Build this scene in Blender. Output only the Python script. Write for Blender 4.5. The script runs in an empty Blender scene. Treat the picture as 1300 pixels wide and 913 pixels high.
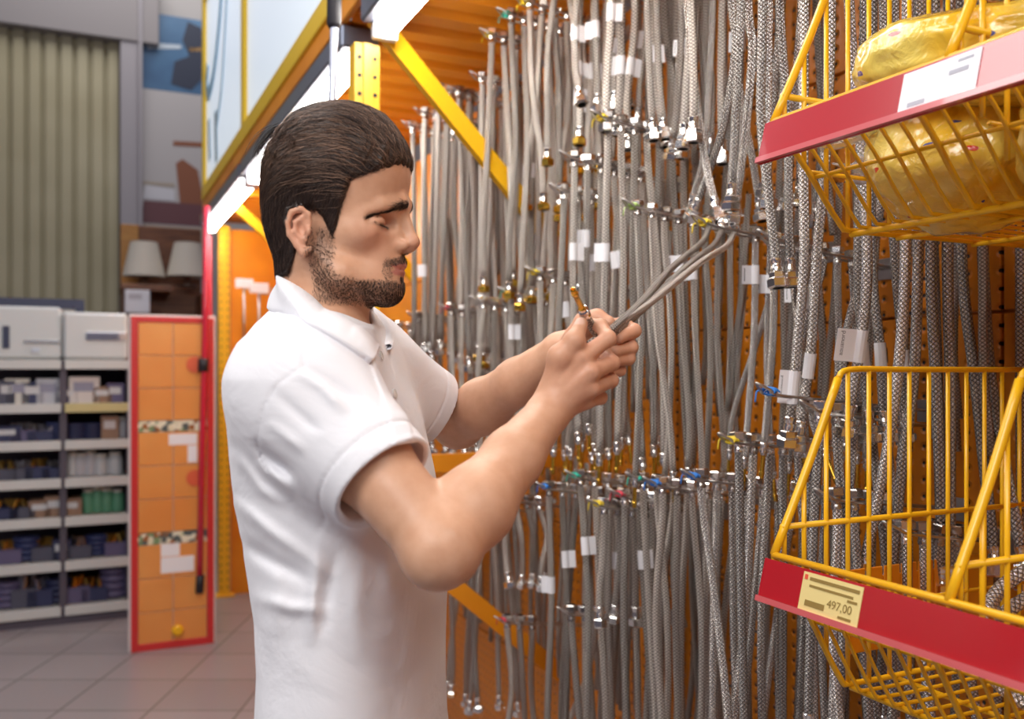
import bpy, math, random
import numpy as np
from mathutils import Vector, Matrix
R = random.Random(7)
NP = np.random.RandomState(5)
scene = bpy.context.scene
COL = scene.collection
F = 1150.0; CX = 650.0; HY = 471.0; CAMZ = 1.5
TH = math.radians(25.2); CT, ST = math.cos(TH), math.sin(TH)

# ------------------------------------------------------------------ coordinates
def W(px, py, z):
    """point seen at a photo position at depth z in front of the camera"""
    return np.array([(px-CX)/F*z, z, CAMZ-(py-HY)/F*z])
def A(v, s, h):
    """aisle coordinates: v across the aisle towards the hose wall, s along the wall, h above eye level"""
    return np.array([v*CT-s*ST, s*CT+v*ST, CAMZ+h])
def on_v(px, py, v):
    """s and h of the point of the plane v=const seen at px, py"""
    k = (px-CX)/F
    s = v*(CT-k*ST)/(ST+k*CT)
    z = s*CT+v*ST
    return s, -(py-HY)/F*z
def on_s(px, py, s):
    k = (px-CX)/F
    v = s*(ST+k*CT)/(CT-k*ST)
    z = s*CT+v*ST
    return v, -(py-HY)/F*z

# ------------------------------------------------------------------ materials
def mat(name, color=(.8,.8,.8), rough=.5, metal=0.0, spec=.5, emit=None, estr=0, alpha=1, trans=0, coat=0, sss=0):
    m = bpy.data.materials.new(name); m.use_nodes = True
    b = m.node_tree.nodes['Principled BSDF']
    b.inputs['Base Color'].default_value = (*color, 1)
    b.inputs['Roughness'].default_value = rough
    b.inputs['Metallic'].default_value = metal
    b.inputs['Specular IOR Level'].default_value = spec
    if emit: b.inputs['Emission Color'].default_value = (*emit, 1); b.inputs['Emission Strength'].default_value = estr
    b.inputs['Alpha'].default_value = alpha
    b.inputs['Transmission Weight'].default_value = trans
    b.inputs['Coat Weight'].default_value = coat
    if sss:
        b.inputs['Subsurface Weight'].default_value = sss
    return m
def nodes(m): return m.node_tree.nodes, m.node_tree.links, m.node_tree.nodes['Principled BSDF']
def N(m, t, **kw):
    n = m.node_tree.nodes.new(t)
    for k, v in kw.items(): setattr(n, k, v)
    return n
def noise_color(m, c1, c2, scale=8, detail=3, coord='Object', lo=.35, hi=.65, stretch=None):
    ns, lk, b = nodes(m)
    tc = N(m, 'ShaderNodeTexCoord'); no = N(m, 'ShaderNodeTexNoise')
    no.inputs['Scale'].default_value = scale; no.inputs['Detail'].default_value = detail
    src = tc.outputs[coord]
    if stretch:
        mp = N(m, 'ShaderNodeMapping'); mp.inputs['Scale'].default_value = stretch
        lk.new(src, mp.inputs[0]); src = mp.outputs[0]
    lk.new(src, no.inputs['Vector'])
    cr = N(m, 'ShaderNodeValToRGB')
    cr.color_ramp.elements[0].position = lo; cr.color_ramp.elements[1].position = hi
    cr.color_ramp.elements[0].color = (*c1, 1); cr.color_ramp.elements[1].color = (*c2, 1)
    lk.new(no.outputs['Fac'], cr.inputs[0]); lk.new(cr.outputs[0], b.inputs['Base Color'])
    return no
def noise_bump(m, scale=50, strength=.2, dist=.002, detail=3, coord='Object'):
    ns, lk, b = nodes(m)
    tc = N(m, 'ShaderNodeTexCoord'); no = N(m, 'ShaderNodeTexNoise'); bu = N(m, 'ShaderNodeBump')
    no.inputs['Scale'].default_value = scale; no.inputs['Detail'].default_value = detail
    bu.inputs['Strength'].default_value = strength; bu.inputs['Distance'].default_value = dist
    lk.new(tc.outputs[coord], no.inputs['Vector']); lk.new(no.outputs['Fac'], bu.inputs['Height'])
    lk.new(bu.outputs[0], b.inputs['Normal'])
def math_(m, op, a, b=None, c=None):
    n = N(m, 'ShaderNodeMath', operation=op)
    for i, x in enumerate((a, b, c)):
        if x is None: continue
        if isinstance(x, (int, float)): n.inputs[i].default_value = x
        else: m.node_tree.links.new(x, n.inputs[i])
    return n.outputs[0]

M = {}
# orange painted steel
M['orange'] = mat('orange_paint', (.78,.26,.008), .38)
noise_color(M['orange'], (.70,.22,.006), (.86,.31,.012), 3, 2)
M['yellow'] = mat('yellow_paint', (.93,.50,.012), .26)
M['yellow_post'] = mat('yellow_post_paint', (.9,.5,.02), .35)
M['frame_yellow'] = mat('sign_frame_yellow', (.85,.55,.02), .4)
M['sheet'] = mat('corrugated_orange', (.72,.24,.008), .42)
# pegboard with punched holes
m = M['peg'] = mat('pegboard_paint', (.7,.2,.006), .33)
ns, lk, b = nodes(m)
tc = N(m,'ShaderNodeTexCoord'); sx = N(m,'ShaderNodeSeparateXYZ'); lk.new(tc.outputs['Object'], sx.inputs[0])
def cellc(o, p): return math_(m,'SUBTRACT', math_(m,'FRACT', math_(m,'DIVIDE', o, p)), .5)
dx = math_(m,'MULTIPLY', cellc(sx.outputs['Y'], .03), 30); dz = math_(m,'MULTIPLY', cellc(sx.outputs['Z'], .03), 30)
rr = math_(m,'SQRT', math_(m,'ADD', math_(m,'MULTIPLY',dx,dx), math_(m,'MULTIPLY',dz,dz)))
hole = math_(m,'LESS_THAN', rr, 3.4)
mx = N(m,'ShaderNodeMix', data_type='RGBA'); lk.new(hole, mx.inputs[0])
mx.inputs[6].default_value = (.62,.19,.006,1); mx.inputs[7].default_value = (.01,.005,.004,1)
lk.new(mx.outputs[2], b.inputs['Base Color'])
dim = math_(m,'SMOOTH_MIN', rr, 8.0, 2.0)
bu = N(m,'ShaderNodeBump'); bu.inputs['Strength'].default_value = .6; bu.inputs['Distance'].default_value = .0016
lk.new(dim, bu.inputs['Height']); lk.new(bu.outputs[0], b.inputs['Normal'])

# braided steel: uv.x around, uv.y along in turns
def braid(name, c_hi, c_lo, rough, turns=7):
    m = mat(name, c_hi, rough, .95)
    ns, lk, b = nodes(m)
    uv = N(m,'ShaderNodeUVMap'); s = N(m,'ShaderNodeSeparateXYZ'); lk.new(uv.outputs[0], s.inputs[0])
    u = math_(m,'MULTIPLY', s.outputs['X'], float(turns)); v = math_(m,'MULTIPLY', s.outputs['Y'], 2.2)
    a = math_(m,'SUBTRACT', math_(m,'FRACT', math_(m,'ADD', u, v)), .5)
    c = math_(m,'SUBTRACT', math_(m,'FRACT', math_(m,'SUBTRACT', u, v)), .5)
    aa = math_(m,'ABSOLUTE', a); cc = math_(m,'ABSOLUTE', c)
    mm_ = math_(m,'MAXIMUM', aa, cc)
    h = math_(m,'SUBTRACT', 1.0, math_(m,'POWER', math_(m,'MULTIPLY', mm_, 2.0), 2.5))
    fine = math_(m,'MULTIPLY', math_(m,'SINE', math_(m,'MULTIPLY', math_(m,'SUBTRACT', aa, cc), 60.0)), .12)
    mx = N(m,'ShaderNodeMix', data_type='RGBA'); lk.new(h, mx.inputs[0])
    mx.inputs[6].default_value = (*c_lo,1); mx.inputs[7].default_value = (*c_hi,1)  # dark gaps put the shade between the plaits into the base colour
    oi = N(m,'ShaderNodeObjectInfo'); hs = N(m,'ShaderNodeHueSaturation')
    lk.new(math_(m,'MULTIPLY_ADD', oi.outputs['Random'], .55, .58), hs.inputs['Value'])
    lk.new(mx.outputs[2], hs.inputs['Color']); lk.new(hs.outputs[0], b.inputs['Base Color'])
    bu = N(m,'ShaderNodeBump'); bu.inputs['Strength'].default_value = .9; bu.inputs['Distance'].default_value = .0009
    lk.new(math_(m,'ADD', h, fine), bu.inputs['Height']); lk.new(bu.outputs[0], b.inputs['Normal'])
    return m
M['braid'] = braid('braided_steel', (.95,.91,.86), (.05,.035,.035), .27, 6)
M['braid_fine'] = braid('fine_braided_steel', (.95,.89,.81), (.10,.075,.07), .28, 5)
M['chrome'] = mat('nickel_plate', (.86,.85,.83), .16, 1)
M['dark_chrome'] = mat('aged_nickel', (.5,.46,.43), .25, 1)
M['brass'] = mat('brass', (.86,.55,.08), .2, 1)
M['rod'] = mat('zinc_rod', (.55,.53,.52), .28, 1)
M['dark_hole'] = mat('dark_bore', (.01,.01,.01), .6)
M['tag'] = mat('white_paper', (.88,.87,.9), .55)
M['ink'] = mat('black_ink', (.015,.015,.02), .6)
M['red'] = mat('red_plastic', (.46,.013,.022), .22, coat=.6)
M['red_lip'] = mat('clear_red_lip', (.62,.12,.13), .2, coat=.6)
M['price'] = mat('yellow_price_card', (.86,.7,.3), .35)
M['price_w'] = mat('white_price_card', (.9,.88,.92), .3)
M['ink_b'] = mat('brown_print', (.3,.2,.05), .6)
M['ink_g'] = mat('grey_print', (.45,.45,.52), .6)
M['ink_r'] = mat('red_print', (.8,.1,.05), .6)
TIE = {k: mat('tie_'+k, c, .45) for k, c in dict(yellow=(.8,.6,.02), teal=(.02,.45,.33), blue=(.02,.2,.65), red=(.6,.03,.06), green=(.35,.5,.12)).items()}

# ------------------------------------------------------------------ mesh helpers
def mesh(name, V, Fc, m=None, uv=None, smooth=False, matidx=None):
    me = bpy.data.meshes.new(name)
    me.from_pydata([tuple(map(float, v)) for v in V], [], [tuple(map(int, f)) for f in Fc])
    if m is not None:
        for mm in (m if isinstance(m, (list, tuple)) else [m]): me.materials.append(mm)
    if matidx is not None: me.polygons.foreach_set('material_index', matidx)
    if smooth: me.polygons.foreach_set('use_smooth', [True]*len(me.polygons))
    if uv is not None:
        l = me.uv_layers.new(name='UVMap')
        l.data.foreach_set('uv', np.asarray(uv, dtype=np.float32).ravel())
    me.update()
    return me
def link(name, data, parent=None, loc=None, rot=None):
    o = bpy.data.objects.new(name, data); COL.objects.link(o)
    if parent is not None: o.parent = parent
    if loc is not None: o.location = [float(c) for c in loc]
    if rot is not None: o.rotation_euler = rot
    return o
def tag(o, label=None, cat=None, group=None, kind=None):
    if label: o['label'] = label
    if cat: o['category'] = cat
    if group: o['group'] = group
    if kind: o['kind'] = kind
    return o
def thing(name, label, cat, loc=(0,0,0), rotz=0, group=None):
    return tag(link(name, None, None, loc, (0,0,rotz)), label, cat, group)

class MB:
    """collects shapes into one mesh"""
    def __init__(s): s.V=[]; s.F=[]; s.M=[]; s.n=0
    def add(s, V, Fc, mi=0):
        s.V.extend([tuple(map(float,v)) for v in V]); s.F.extend([tuple(i+s.n for i in f) for f in Fc]); s.M.extend([mi]*len(Fc)); s.n=len(s.V); return s
    def box(s, lo, hi, mi=0, bev=0, X=None):
        x0,y0,z0=lo; x1,y1,z1=hi
        if bev:
            bm_v=[]; b=min(bev,(x1-x0)/2.01,(y1-y0)/2.01,(z1-z0)/2.01)
            # chamfered box
            V=[];idx={}
            for i,(xs) in enumerate((x0,x1)):
                for j,(ys) in enumerate((y0,y1)):
                    for k,(zs) in enumerate((z0,z1)):
                        sx=1 if i==0 else -1; sy=1 if j==0 else -1; sz=1 if k==0 else -1
                        idx[i,j,k,0]=len(V); V.append((xs,ys+sy*b,zs+sz*b))
                        idx[i,j,k,1]=len(V); V.append((xs+sx*b,ys,zs+sz*b))
                        idx[i,j,k,2]=len(V); V.append((xs+sx*b,ys+sy*b,zs))
            Fc=[]
            for i in (0,1):
                f=[idx[i,0,0,0],idx[i,0,1,0],idx[i,1,1,0],idx[i,1,0,0]]; Fc.append(f if i==0 else f[::-1])
                f=[idx[0,i,0,1],idx[1,i,0,1],idx[1,i,1,1],idx[0,i,1,1]]; Fc.append(f if i==0 else f[::-1])
                f=[idx[0,0,i,2],idx[0,1,i,2],idx[1,1,i,2],idx[1,0,i,2]]; Fc.append(f if i==0 else f[::-1])
                for j in (0,1):
                    Fc.append([idx[i,j,0,0],idx[i,j,1,0],idx[i,j,1,1],idx[i,j,0,1]])
                    Fc.append([idx[i,0,j,0],idx[i,1,j,0],idx[i,1,j,2],idx[i,0,j,2]])
                    Fc.append([idx[0,i,j,1],idx[1,i,j,1],idx[1,i,j,2],idx[0,i,j,2]])
                    for k in (0,1): Fc.append([idx[i,j,k,0],idx[i,j,k,1],idx[i,j,k,2]])
        else:
            V=[(x,y,z) for x in (x0,x1) for y in (y0,y1) for z in (z0,z1)]
            Fc=[(0,1,3,2),(4,6,7,5),(0,4,5,1),(2,3,7,6),(0,2,6,4),(1,5,7,3)]
        if X is not None: V=[tuple(X@Vector(v)) for v in V]
        return s.add(V,Fc,mi)
    def tube(s, pts, r, n=8, mi=0, closed=False, caps=True):
        V,Fc,_=tube_geo(pts, r, n, closed, caps); return s.add(V,Fc,mi)
    def lathe(s, prof, n=16, mi=0, X=None):
        V=[];Fc=[]
        for (rr_,z) in prof:
            for i in range(n):
                a=2*math.pi*i/n; V.append((rr_*math.cos(a),rr_*math.sin(a),z))
        for j in range(len(prof)-1):
            for i in range(n):
                k=(i+1)%n; Fc.append((j*n+i,j*n+k,(j+1)*n+k,(j+1)*n+i))
        Fc.append(tuple(range(n))[::-1]); Fc.append(tuple((len(prof)-1)*n+i for i in range(n)))
        if X is not None: V=[tuple(X@Vector(v)) for v in V]
        return s.add(V,Fc,mi)
    def prism(s, poly, axis, a, b, mi=0):
        """extrude a 2-D polygon along axis 0/1/2 between a and b"""
        n=len(poly); V=[]
        for t in (a,b):
            for (p,q) in poly:
                V.append([(t,p,q),(p,t,q),(p,q,t)][axis])
        Fc=[tuple(range(n))[::-1], tuple(range(n,2*n))]+[(i,(i+1)%n,n+(i+1)%n,n+i) for i in range(n)]
        return s.add(V,Fc,mi)
    def mesh(s,name,m,smooth=False):
        me=mesh(name,s.V,s.F,m,smooth=smooth,matidx=s.M)
        return me
    def build(s,name,m,parent=None,loc=None,rot=None,smooth=False,auto=None):
        me=s.mesh(name,m,smooth)
        if auto:
            me.polygons.foreach_set('use_smooth',[True]*len(me.polygons))
            me.set_sharp_from_angle(angle=math.radians(auto))
        return link(name,me,parent,loc,rot)

def tube_geo(pts, r, n=8, closed=False, caps=True):
    P=np.asarray(pts,float); k=len(P)
    rr_=np.full(k,r) if np.isscalar(r) else np.asarray(r,float)
    T=np.gradient(P,axis=0) if not closed else np.roll(P,-1,0)-np.roll(P,1,0)
    T/=np.linalg.norm(T,axis=1)[:,None]+1e-12
    up=np.array([0,0,1.]) if abs(T[0][2])<.9 else np.array([1.,0,0])
    nn=np.cross(T[0],up); nn/=np.linalg.norm(nn)
    V=[]; 
    ang=np.arange(n)*2*np.pi/n
    for i in range(k):
        nn=nn-T[i]*nn.dot(T[i]); nn/=np.linalg.norm(nn)+1e-12
        bb=np.cross(T[i],nn)
        V.append(P[i]+rr_[i]*(np.cos(ang)[:,None]*nn+np.sin(ang)[:,None]*bb))
    V=np.concatenate(V); Fc=[]
    L=np.concatenate([[0],np.cumsum(np.linalg.norm(np.diff(P,axis=0),axis=1))]); uv=[]
    rm=float(rr_.mean())
    for j in range(k-1 if not closed else k):
        j2=(j+1)%k
        for i in range(n):
            i2=(i+1)%n
            Fc.append((j*n+i,j*n+i2,j2*n+i2,j2*n+i))
            if not closed:
                a,b_=L[j]/(2*rm),L[j2]/(2*rm)
                uv+= [(i/n,a),((i+1)/n,a),((i+1)/n,b_),(i/n,b_)]
    if caps and not closed:
        Fc.append(tuple(range(n))[::-1]); Fc.append(tuple((k-1)*n+i for i in range(n)))
        uv+=[(0,0)]*(2*n)
    return V,Fc,uv

def bez(pts, n=14):
    """smooth curve through pts (Catmull-Rom)"""
    P=[np.asarray(p,float) for p in pts]
    if len(P)==2: return np.array([P[0]+(P[1]-P[0])*t for t in np.linspace(0,1,n)])
    P=[2*P[0]-P[1]]+P+[2*P[-1]-P[-2]]
    out=[]; seg=len(P)-3; per=max(2,int(math.ceil(n/seg)))
    for i in range(1,len(P)-2):
        for t in np.linspace(0,1,per,endpoint=False):
            p0,p1,p2,p3=P[i-1],P[i],P[i+1],P[i+2]
            out.append(.5*((2*p1)+(-p0+p2)*t+(2*p0-5*p1+4*p2-p3)*t*t+(-p0+3*p1-3*p2+p3)*t**3))
    out.append(P[-2]); return np.array(out)
def text(name, body, size, m, parent=None, loc=(0,0,0), rot=(0,0,0), align='CENTER', extrude=.0001, mw=None):
    c=bpy.data.curves.new(name,'FONT'); c.body=body; c.size=size; c.extrude=extrude; c.align_x=align; c.align_y='CENTER'
    c.materials.append(m); tmp=bpy.data.objects.new(name,c); COL.objects.link(tmp); bpy.context.view_layer.update()
    me=bpy.data.meshes.new_from_object(tmp.evaluated_get(bpy.context.evaluated_depsgraph_get())); bpy.data.objects.remove(tmp)
    o=link(name,me,parent,loc,rot)
    if mw is not None: o.matrix_local=mw
    return o
ORD='outermost second third fourth fifth sixth seventh eighth ninth tenth'.split()
ORN='first second third fourth fifth sixth seventh eighth ninth tenth eleventh twelfth thirteenth fourteenth fifteenth sixteenth seventeenth eighteenth nineteenth twentieth'.split()
def orient(p,d):
    d=Vector(d).normalized(); q=d.to_track_quat('Z','Y'); return Matrix.Translation(Vector(p))@q.to_matrix().to_4x4()
# ------------------------------------------------------------------ setting
WALL_V = 1.36
fl = MB().box((-14,-6,-.05),(14,16,0)).build('floor', mat('grey_floor_tiles',(.3,.28,.3),.25)); tag(fl,kind='structure')
ns,lk,b = nodes(fl.data.materials[0])
tcx=N(fl.data.materials[0],'ShaderNodeTexCoord'); br=N(fl.data.materials[0],'ShaderNodeTexBrick')
br.offset=0; br.inputs['Scale'].default_value=1; br.inputs['Brick Width'].default_value=.4; br.inputs['Row Height'].default_value=.4; br.inputs['Mortar Size'].default_value=.004
br.inputs['Color1'].default_value=(.3,.27,.28,1); br.inputs['Color2'].default_value=(.34,.31,.32,1); br.inputs['Mortar'].default_value=(.12,.11,.11,1)
lk.new(tcx.outputs['Object'],br.inputs['Vector']); lk.new(br.outputs[0],b.inputs['Base Color'])

# back wall of the hall: cream corrugated cladding, header and pilaster
BS = 9.6
def bsx(px): return on_s(px,HY,BS)[0]
def bh(px,py): return on_s(px,py,BS)[1]
back = MB().box((-9,BS+.12,0),(7,BS+.3,7.5)).build('wall_back',mat('hall_wall_paint',(.42,.40,.40),.8),rot=(0,0,TH)); tag(back,kind='structure')
clad_m = mat('cream_cladding',(.42,.38,.25),.6); noise_color(clad_m,(.38,.34,.22),(.45,.41,.28),1.2,2)
mb=MB(); x=-5.2; xr=bsx(152); poly=[]
while x<xr-.001:
    x2=min(x+.135,xr)
    mb.prism([(x,BS+.0),(x+.085,BS+.0),(x+.1,BS+.05),(x2,BS+.05),(x2,BS+.1),(x,BS+.1)],2,.0,CAMZ+bh(80,18)); x=x2
clad=mb.build('wall_cladding',clad_m,rot=(0,0,TH)); tag(clad,kind='structure')
hd=MB().box((-5.2,BS-.12,CAMZ+bh(80,45)),(xr+.35,BS+.12,CAMZ+bh(80,-40)),bev=.01).build('trim_1',mat('mauve_grey_trim',(.27,.25,.26),.7),rot=(0,0,TH)); tag(hd,kind='structure')
pil=MB().box((xr,BS-.1,0),(bsx(176),BS+.12,7.2),bev=.01).box((bsx(175),BS-.14,0),(bsx(180),BS+.1,7.2),bev=.005).build('wall_pilaster',mat('pilaster_grey',(.33,.31,.34),.7),rot=(0,0,TH)); tag(pil,kind='structure')

# banners on the back wall
def banner(label,px0,px1,py0,py1,shapes,base):
    x0,x1=bsx(px0),bsx(px1); z1=CAMZ+bh((px0+px1)/2,py0); z0=CAMZ+bh((px0+px1)/2,py1)
    t=thing('wall_banner',label,'banner',A((x0+x1)/2,BS-.02,z0-CAMZ),TH)
    w=x1-x0;h=z1-z0
    MB().box((-w/2,-.015,0),(w/2,.015,h),bev=.004).build('banner_sheet',base,t)
    for nm,m_,poly in shapes:
        MB().prism([(-w/2+a*w,b_*h) for a,b_ in poly],1,-.019,-.0155).build(nm,m_,t)
    return t
bl=mat('banner_blue',(.035,.11,.24),.35); noise_color(bl,(.03,.08,.18),(.08,.2,.36),1.4,4)
dk=mat('banner_navy',(.012,.02,.05),.5); wt=mat('banner_haze',(.45,.52,.6),.5); og=mat('banner_orange',(.5,.28,.08),.5)
banner('blue printed banner high on the back wall, with dark mechanical picture',178,263,22,118,
  [('picture',dk,[(.45,.1),(.75,.05),(.9,.2),(.98,.55),(.9,.9),(.7,.95),(.62,.7),(.72,.5),(.5,.4)]),('picture',wt,[(.1,.52),(.6,.58),(.6,.63),(.1,.6)]),('picture',og,[(.72,.56),(.96,.6),(.96,.64),(.72,.61)])],bl)
cw=mat('banner_cream',(.42,.40,.41),.5); br_=mat('banner_brown',(.22,.07,.03),.5); dkr=mat('banner_maroon',(.12,.04,.05),.5); be=mat('banner_beige',(.36,.3,.24),.5); pw=mat('banner_white',(.55,.55,.6),.5)
banner('pale interior picture banner with brown chair, below the blue banner',178,263,118,318,
  [('picture',be,[(.0,.0),(1,.0),(1,.15),(0,.15)]),('picture',dkr,[(.0,.16),(1,.16),(1,.3),(.05,.3)]),('picture',br_,[(.58,.3),(.95,.3),(.85,.52),(.62,.58),(.52,.55)]),
   ('picture',pw,[(.03,.31),(.5,.31),(.5,.38),(.08,.4)]),('picture',be,[(0,.4),(.5,.4),(.5,.42),(0,.42)]),('picture',br_,[(.48,.66),(1,.67),(1,.7),(.48,.69)])],cw)

# tall wooden display unit carrying the table lamps
wood=mat('dark_wood',(.14,.045,.018),.5); noise_color(wood,(.10,.03,.012),(.2,.07,.025),6,4,stretch=(1,1,8))
wood2=mat('honey_wood',(.45,.2,.035),.5); noise_color(wood2,(.38,.16,.03),(.5,.24,.05),6,4,stretch=(1,1,8))
LS=7.4
def lx(px): return on_s(px,HY,LS)[0]
def lh(px,py): return on_s(px,py,LS)[1]
t=thing('display_cabinet','dark wooden display cabinet behind the tiled panel, carrying lamps','cabinet',A((lx(155)+lx(262))/2,LS,-CAMZ),TH)
w=(lx(262)-lx(155))/2; top=CAMZ+lh(200,362)
MB().box((-w,-.02,0),(w,.4,top-.36),bev=.005).build('cabinet_body',wood,t)
MB().box((-w-.01,-.04,top-.05),(w-.25,.42,top),bev=.004).build('shelf',wood,t)
MB().box((-w,.36,top-.4),(w,.4,top+.5),bev=.004).build('back_panel',wood,t)
for sx_ in (-w,w-.04): MB().box((sx_-.0,-.02,top-.36),(sx_+.04,.36,top-.05),bev=.004).build('side_panel',wood,t)
MB().box((-w,.33,top-.05),(-w+.13,.36,top+.5),bev=.004).build('corner_panel',wood2,t)
shade=mat('cream_lamp_shade',(.62,.58,.5),.7); brz=mat('lamp_bronze',(.1,.05,.03),.4)
def table_lamp(px,label,d=0.12):
    l=thing('table_lamp',label,'lamp',A(lx(px),LS+d,lh(px,362)),TH,'table lamps on the wooden cabinet')
    MB().lathe([(.07,0),(.07,.015),(.03,.03),(.015,.05),(.03,.075),(.012,.1)],16).build('base',brz,l,auto=40)
    p=[(.165,.075),(.10,.33)]
    MB().lathe([(.152,.075),(.155,.075),(.098,.34),(.1,.34)],28).build('lamp_shade',shade,l,auto=40)
table_lamp(184,'cream cone-shaded table lamp on wooden cabinet, left of the pair')
table_lamp(240,'cream cone-shaded table lamp on wooden cabinet, right of the pair')
bx=thing('white_carton','small pale carton standing on wooden cabinet ledge under left lamp','box',A(lx(173),LS-.12,lh(173,399)),TH)
MB().box((-.085,-.06,0),(.085,.06,.17),bev=.004).build('carton',mat('pale_carton',(.62,.64,.72),.5),bx)
MB().box((-.06,-.062,.1),(.03,-.0602,.14)).build('print',M['ink_g'],bx)
MB().box((-w,-.25,0),(0-.3,-.03,CAMZ+lh(173,399)),bev=.004).build('base_cabinet',wood,t)

# ------------------------------------------------------------------ background shelving unit
GS=6.0
def gx(px): return on_s(px,HY,GS)[0]
def gh(py): return on_s(80,py,GS)[1]
t=thing('store_shelving','grey metal store shelving unit full of plumbing goods, at far left','shelving',A(-.55,GS,-CAMZ),TH)
shm=mat('shelf_white_metal',(.55,.54,.5),.4); shd=mat('shelf_dark_back',(.09,.075,.1),.6); edge=mat('shelf_price_edge',(.62,.62,.6),.25); edgey=mat('shelf_yellow_edge',(.6,.52,.25),.3)
xl,xc,xr_= -1.55,gx(80),gx(165)
levels=[458,513,560,608,657,713,770]
o0=-.55
MB().box((xl-o0,.5,0),(xr_-o0,.53,CAMZ+gh(458)),bev=.003).build('back_panel',shd,t)
for k,xx in enumerate((xc,xr_)): MB().box((xx-o0-.02,-.0,0),(xx-o0+.02,.5,CAMZ+gh(458)),bev=.003).build('upright',shd,t)
for i,py in enumerate(levels):
    for (a,b_) in ((xl,xc-.01),(xc+.01,xr_)):
        s_=MB().box((a-o0,-.02,CAMZ+gh(py)-.03),(b_-o0,.5,CAMZ+gh(py)),bev=.003).build('shelf',shm,t)
        MB().box((a-o0,-.036,CAMZ+gh(py)-.05),(b_-o0,-.021,CAMZ+gh(py)+.004),bev=.002).build('price_rail',edgey if (i==1 and a>xl) else edge,s_)
MB().box((xl-o0,-.02,0),(xr_-o0,.0,CAMZ+gh(770)-.06)).build('kick_plate',shd,t)
# goods on the shelves, each its own thing
goods=[]
cols_box=[(.62,.6,.55),(.5,.5,.55),(.03,.035,.10),(.08,.08,.12),(.65,.6,.58),(.3,.18,.12),(.12,.1,.2)]
gm={}
def gmat(c,r=.5,metal=0):
    k=(c,r,metal)
    if k not in gm: gm[k]=mat('goods_%02d'%len(gm),c,r,metal)
    return gm[k]
rownames=['top','second','third','fourth','fifth','sixth','bottom']
def good(kind,row,px,wd,ht,dp,c,n_in_row,side):
    h=gh(levels[row]); v=gx(px)
    base=A(v,GS+.12,h+.001)
    oname={'box':'carton','jar':'jar','coil':'coiled_pipe','bin':'parts_bin'}[kind]
    cn={(.62,.6,.55):'white',(.65,.6,.58):'white',(.5,.5,.55):'grey',(.03,.035,.10):'navy',(.08,.08,.12):'black',(.3,.18,.12):'brown',(.12,.1,.2):'purple-black',(.1,.3,.18):'green',(.55,.57,.6):'silver-grey',(.45,.28,.06):'ochre',(.03,.04,.13):'blue'}.get(c,'dark')
    lab='%s %s on the %s shelf of the far shelving, %s from its left'%(cn,{'box':'carton','jar':'round jar','coil':'coil of pipe','bin':'small parts bin'}[kind],rownames[row],ORN[n_in_row])
    g=thing(oname,lab,{'box':'box','jar':'jar','coil':'pipe','bin':'bin'}[kind],base,TH,'%s goods on far shelving'%kind)
    mm_=gmat(c)
    if kind=='box':
        MB().box((-wd/2,-dp/2,0),(wd/2,dp/2,ht),bev=.003).build('carton_body',mm_,g)
        MB().box((-wd*.35,-dp/2-.001,ht*.45),(wd*.3,-dp/2-.0002,ht*.8)).build('print',gmat((.3,.3,.4)) if sum(c)>1 else gmat((.6,.6,.62)),g)
    elif kind=='jar':
        MB().lathe([(wd*.42,0),(wd*.5,.004),(wd*.5,ht*.72),(wd*.38,ht*.82),(wd*.36,ht*.86)],14).build('jar_body',mm_,g,auto=40)
        MB().lathe([(wd*.4,ht*.86),(wd*.4,ht),(wd*.36,ht)],14).build('lid',gmat((.62,.6,.55)),g,auto=40)
    elif kind=='coil':
        mb=MB()
        for q in range(4):
            rr_=wd*.36
            mb.tube([(rr_*math.cos(a),rr_*math.sin(a)*.8,ht*(.14+.24*q)) for a in np.linspace(0,2*math.pi,20,endpoint=False)],ht*.13,6,closed=True)
        mb.build('pipe_coil',mm_,g,smooth=True)
    else:
        MB().box((-wd/2,-dp/2,0),(wd/2,dp/2,ht*.55),bev=.003).build('bin_body',mm_,g)
        mb=MB(); rr2=random.Random(int(px*7+row))
        for q in range(9): 
            cxx=rr2.uniform(-wd*.36,wd*.36); cyy=rr2.uniform(-dp*.4,dp*.3); z_=ht*.5
            mb.tube([(cxx,cyy,z_),(cxx+rr2.uniform(-.02,.02),cyy+.02,z_+ht*.35)],.012,6)
        mb.build('fittings',gmat((.5,.32,.08),.3,1) if rr2.random()<.4 else gmat((.4,.4,.45),.3,1),g)
rr1=random.Random(11)
spec={1:[('box',8,.09,.14),('box',21,.13,.15),('box',41,.12,.13),('box',62,.14,.15),('box',84,.13,.1),('box',107,.17,.16),('box',130,.11,.1),('box',147,.1,.12)],
      2:[('box',7,.16,.09),('bin',28,.14,.12),('bin',50,.14,.11),('coil',72,.15,.11),('coil',95,.15,.1),('coil',118,.15,.1),('box',140,.1,.14),('jar',155,.08,.13)],
      3:[('bin',6,.12,.12),('bin',25,.14,.12),('bin',47,.14,.13),('bin',68,.13,.11),('jar',90,.08,.15),('jar',102,.08,.14),('jar',114,.08,.15),('jar',128,.09,.13),('jar',147,.09,.14)],
      4:[('bin',6,.14,.12),('bin',28,.14,.12),('box',50,.12,.1),('box',70,.12,.12),('box',90,.12,.1),('jar',112,.08,.15),('jar',124,.08,.16),('jar',136,.08,.15),('jar',150,.08,.14)],
      5:[('bin',8,.15,.15),('coil',32,.16,.15),('bin',56,.14,.15),('box',78,.1,.12),('bin',100,.14,.14),('coil',124,.16,.13),('bin',149,.14,.15)],
      6:[('coil',8,.17,.16),('bin',30,.14,.2),('bin',50,.14,.18),('coil',73,.16,.15),('bin',97,.15,.17),('bin',120,.15,.15),('coil',146,.18,.2)]}
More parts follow.
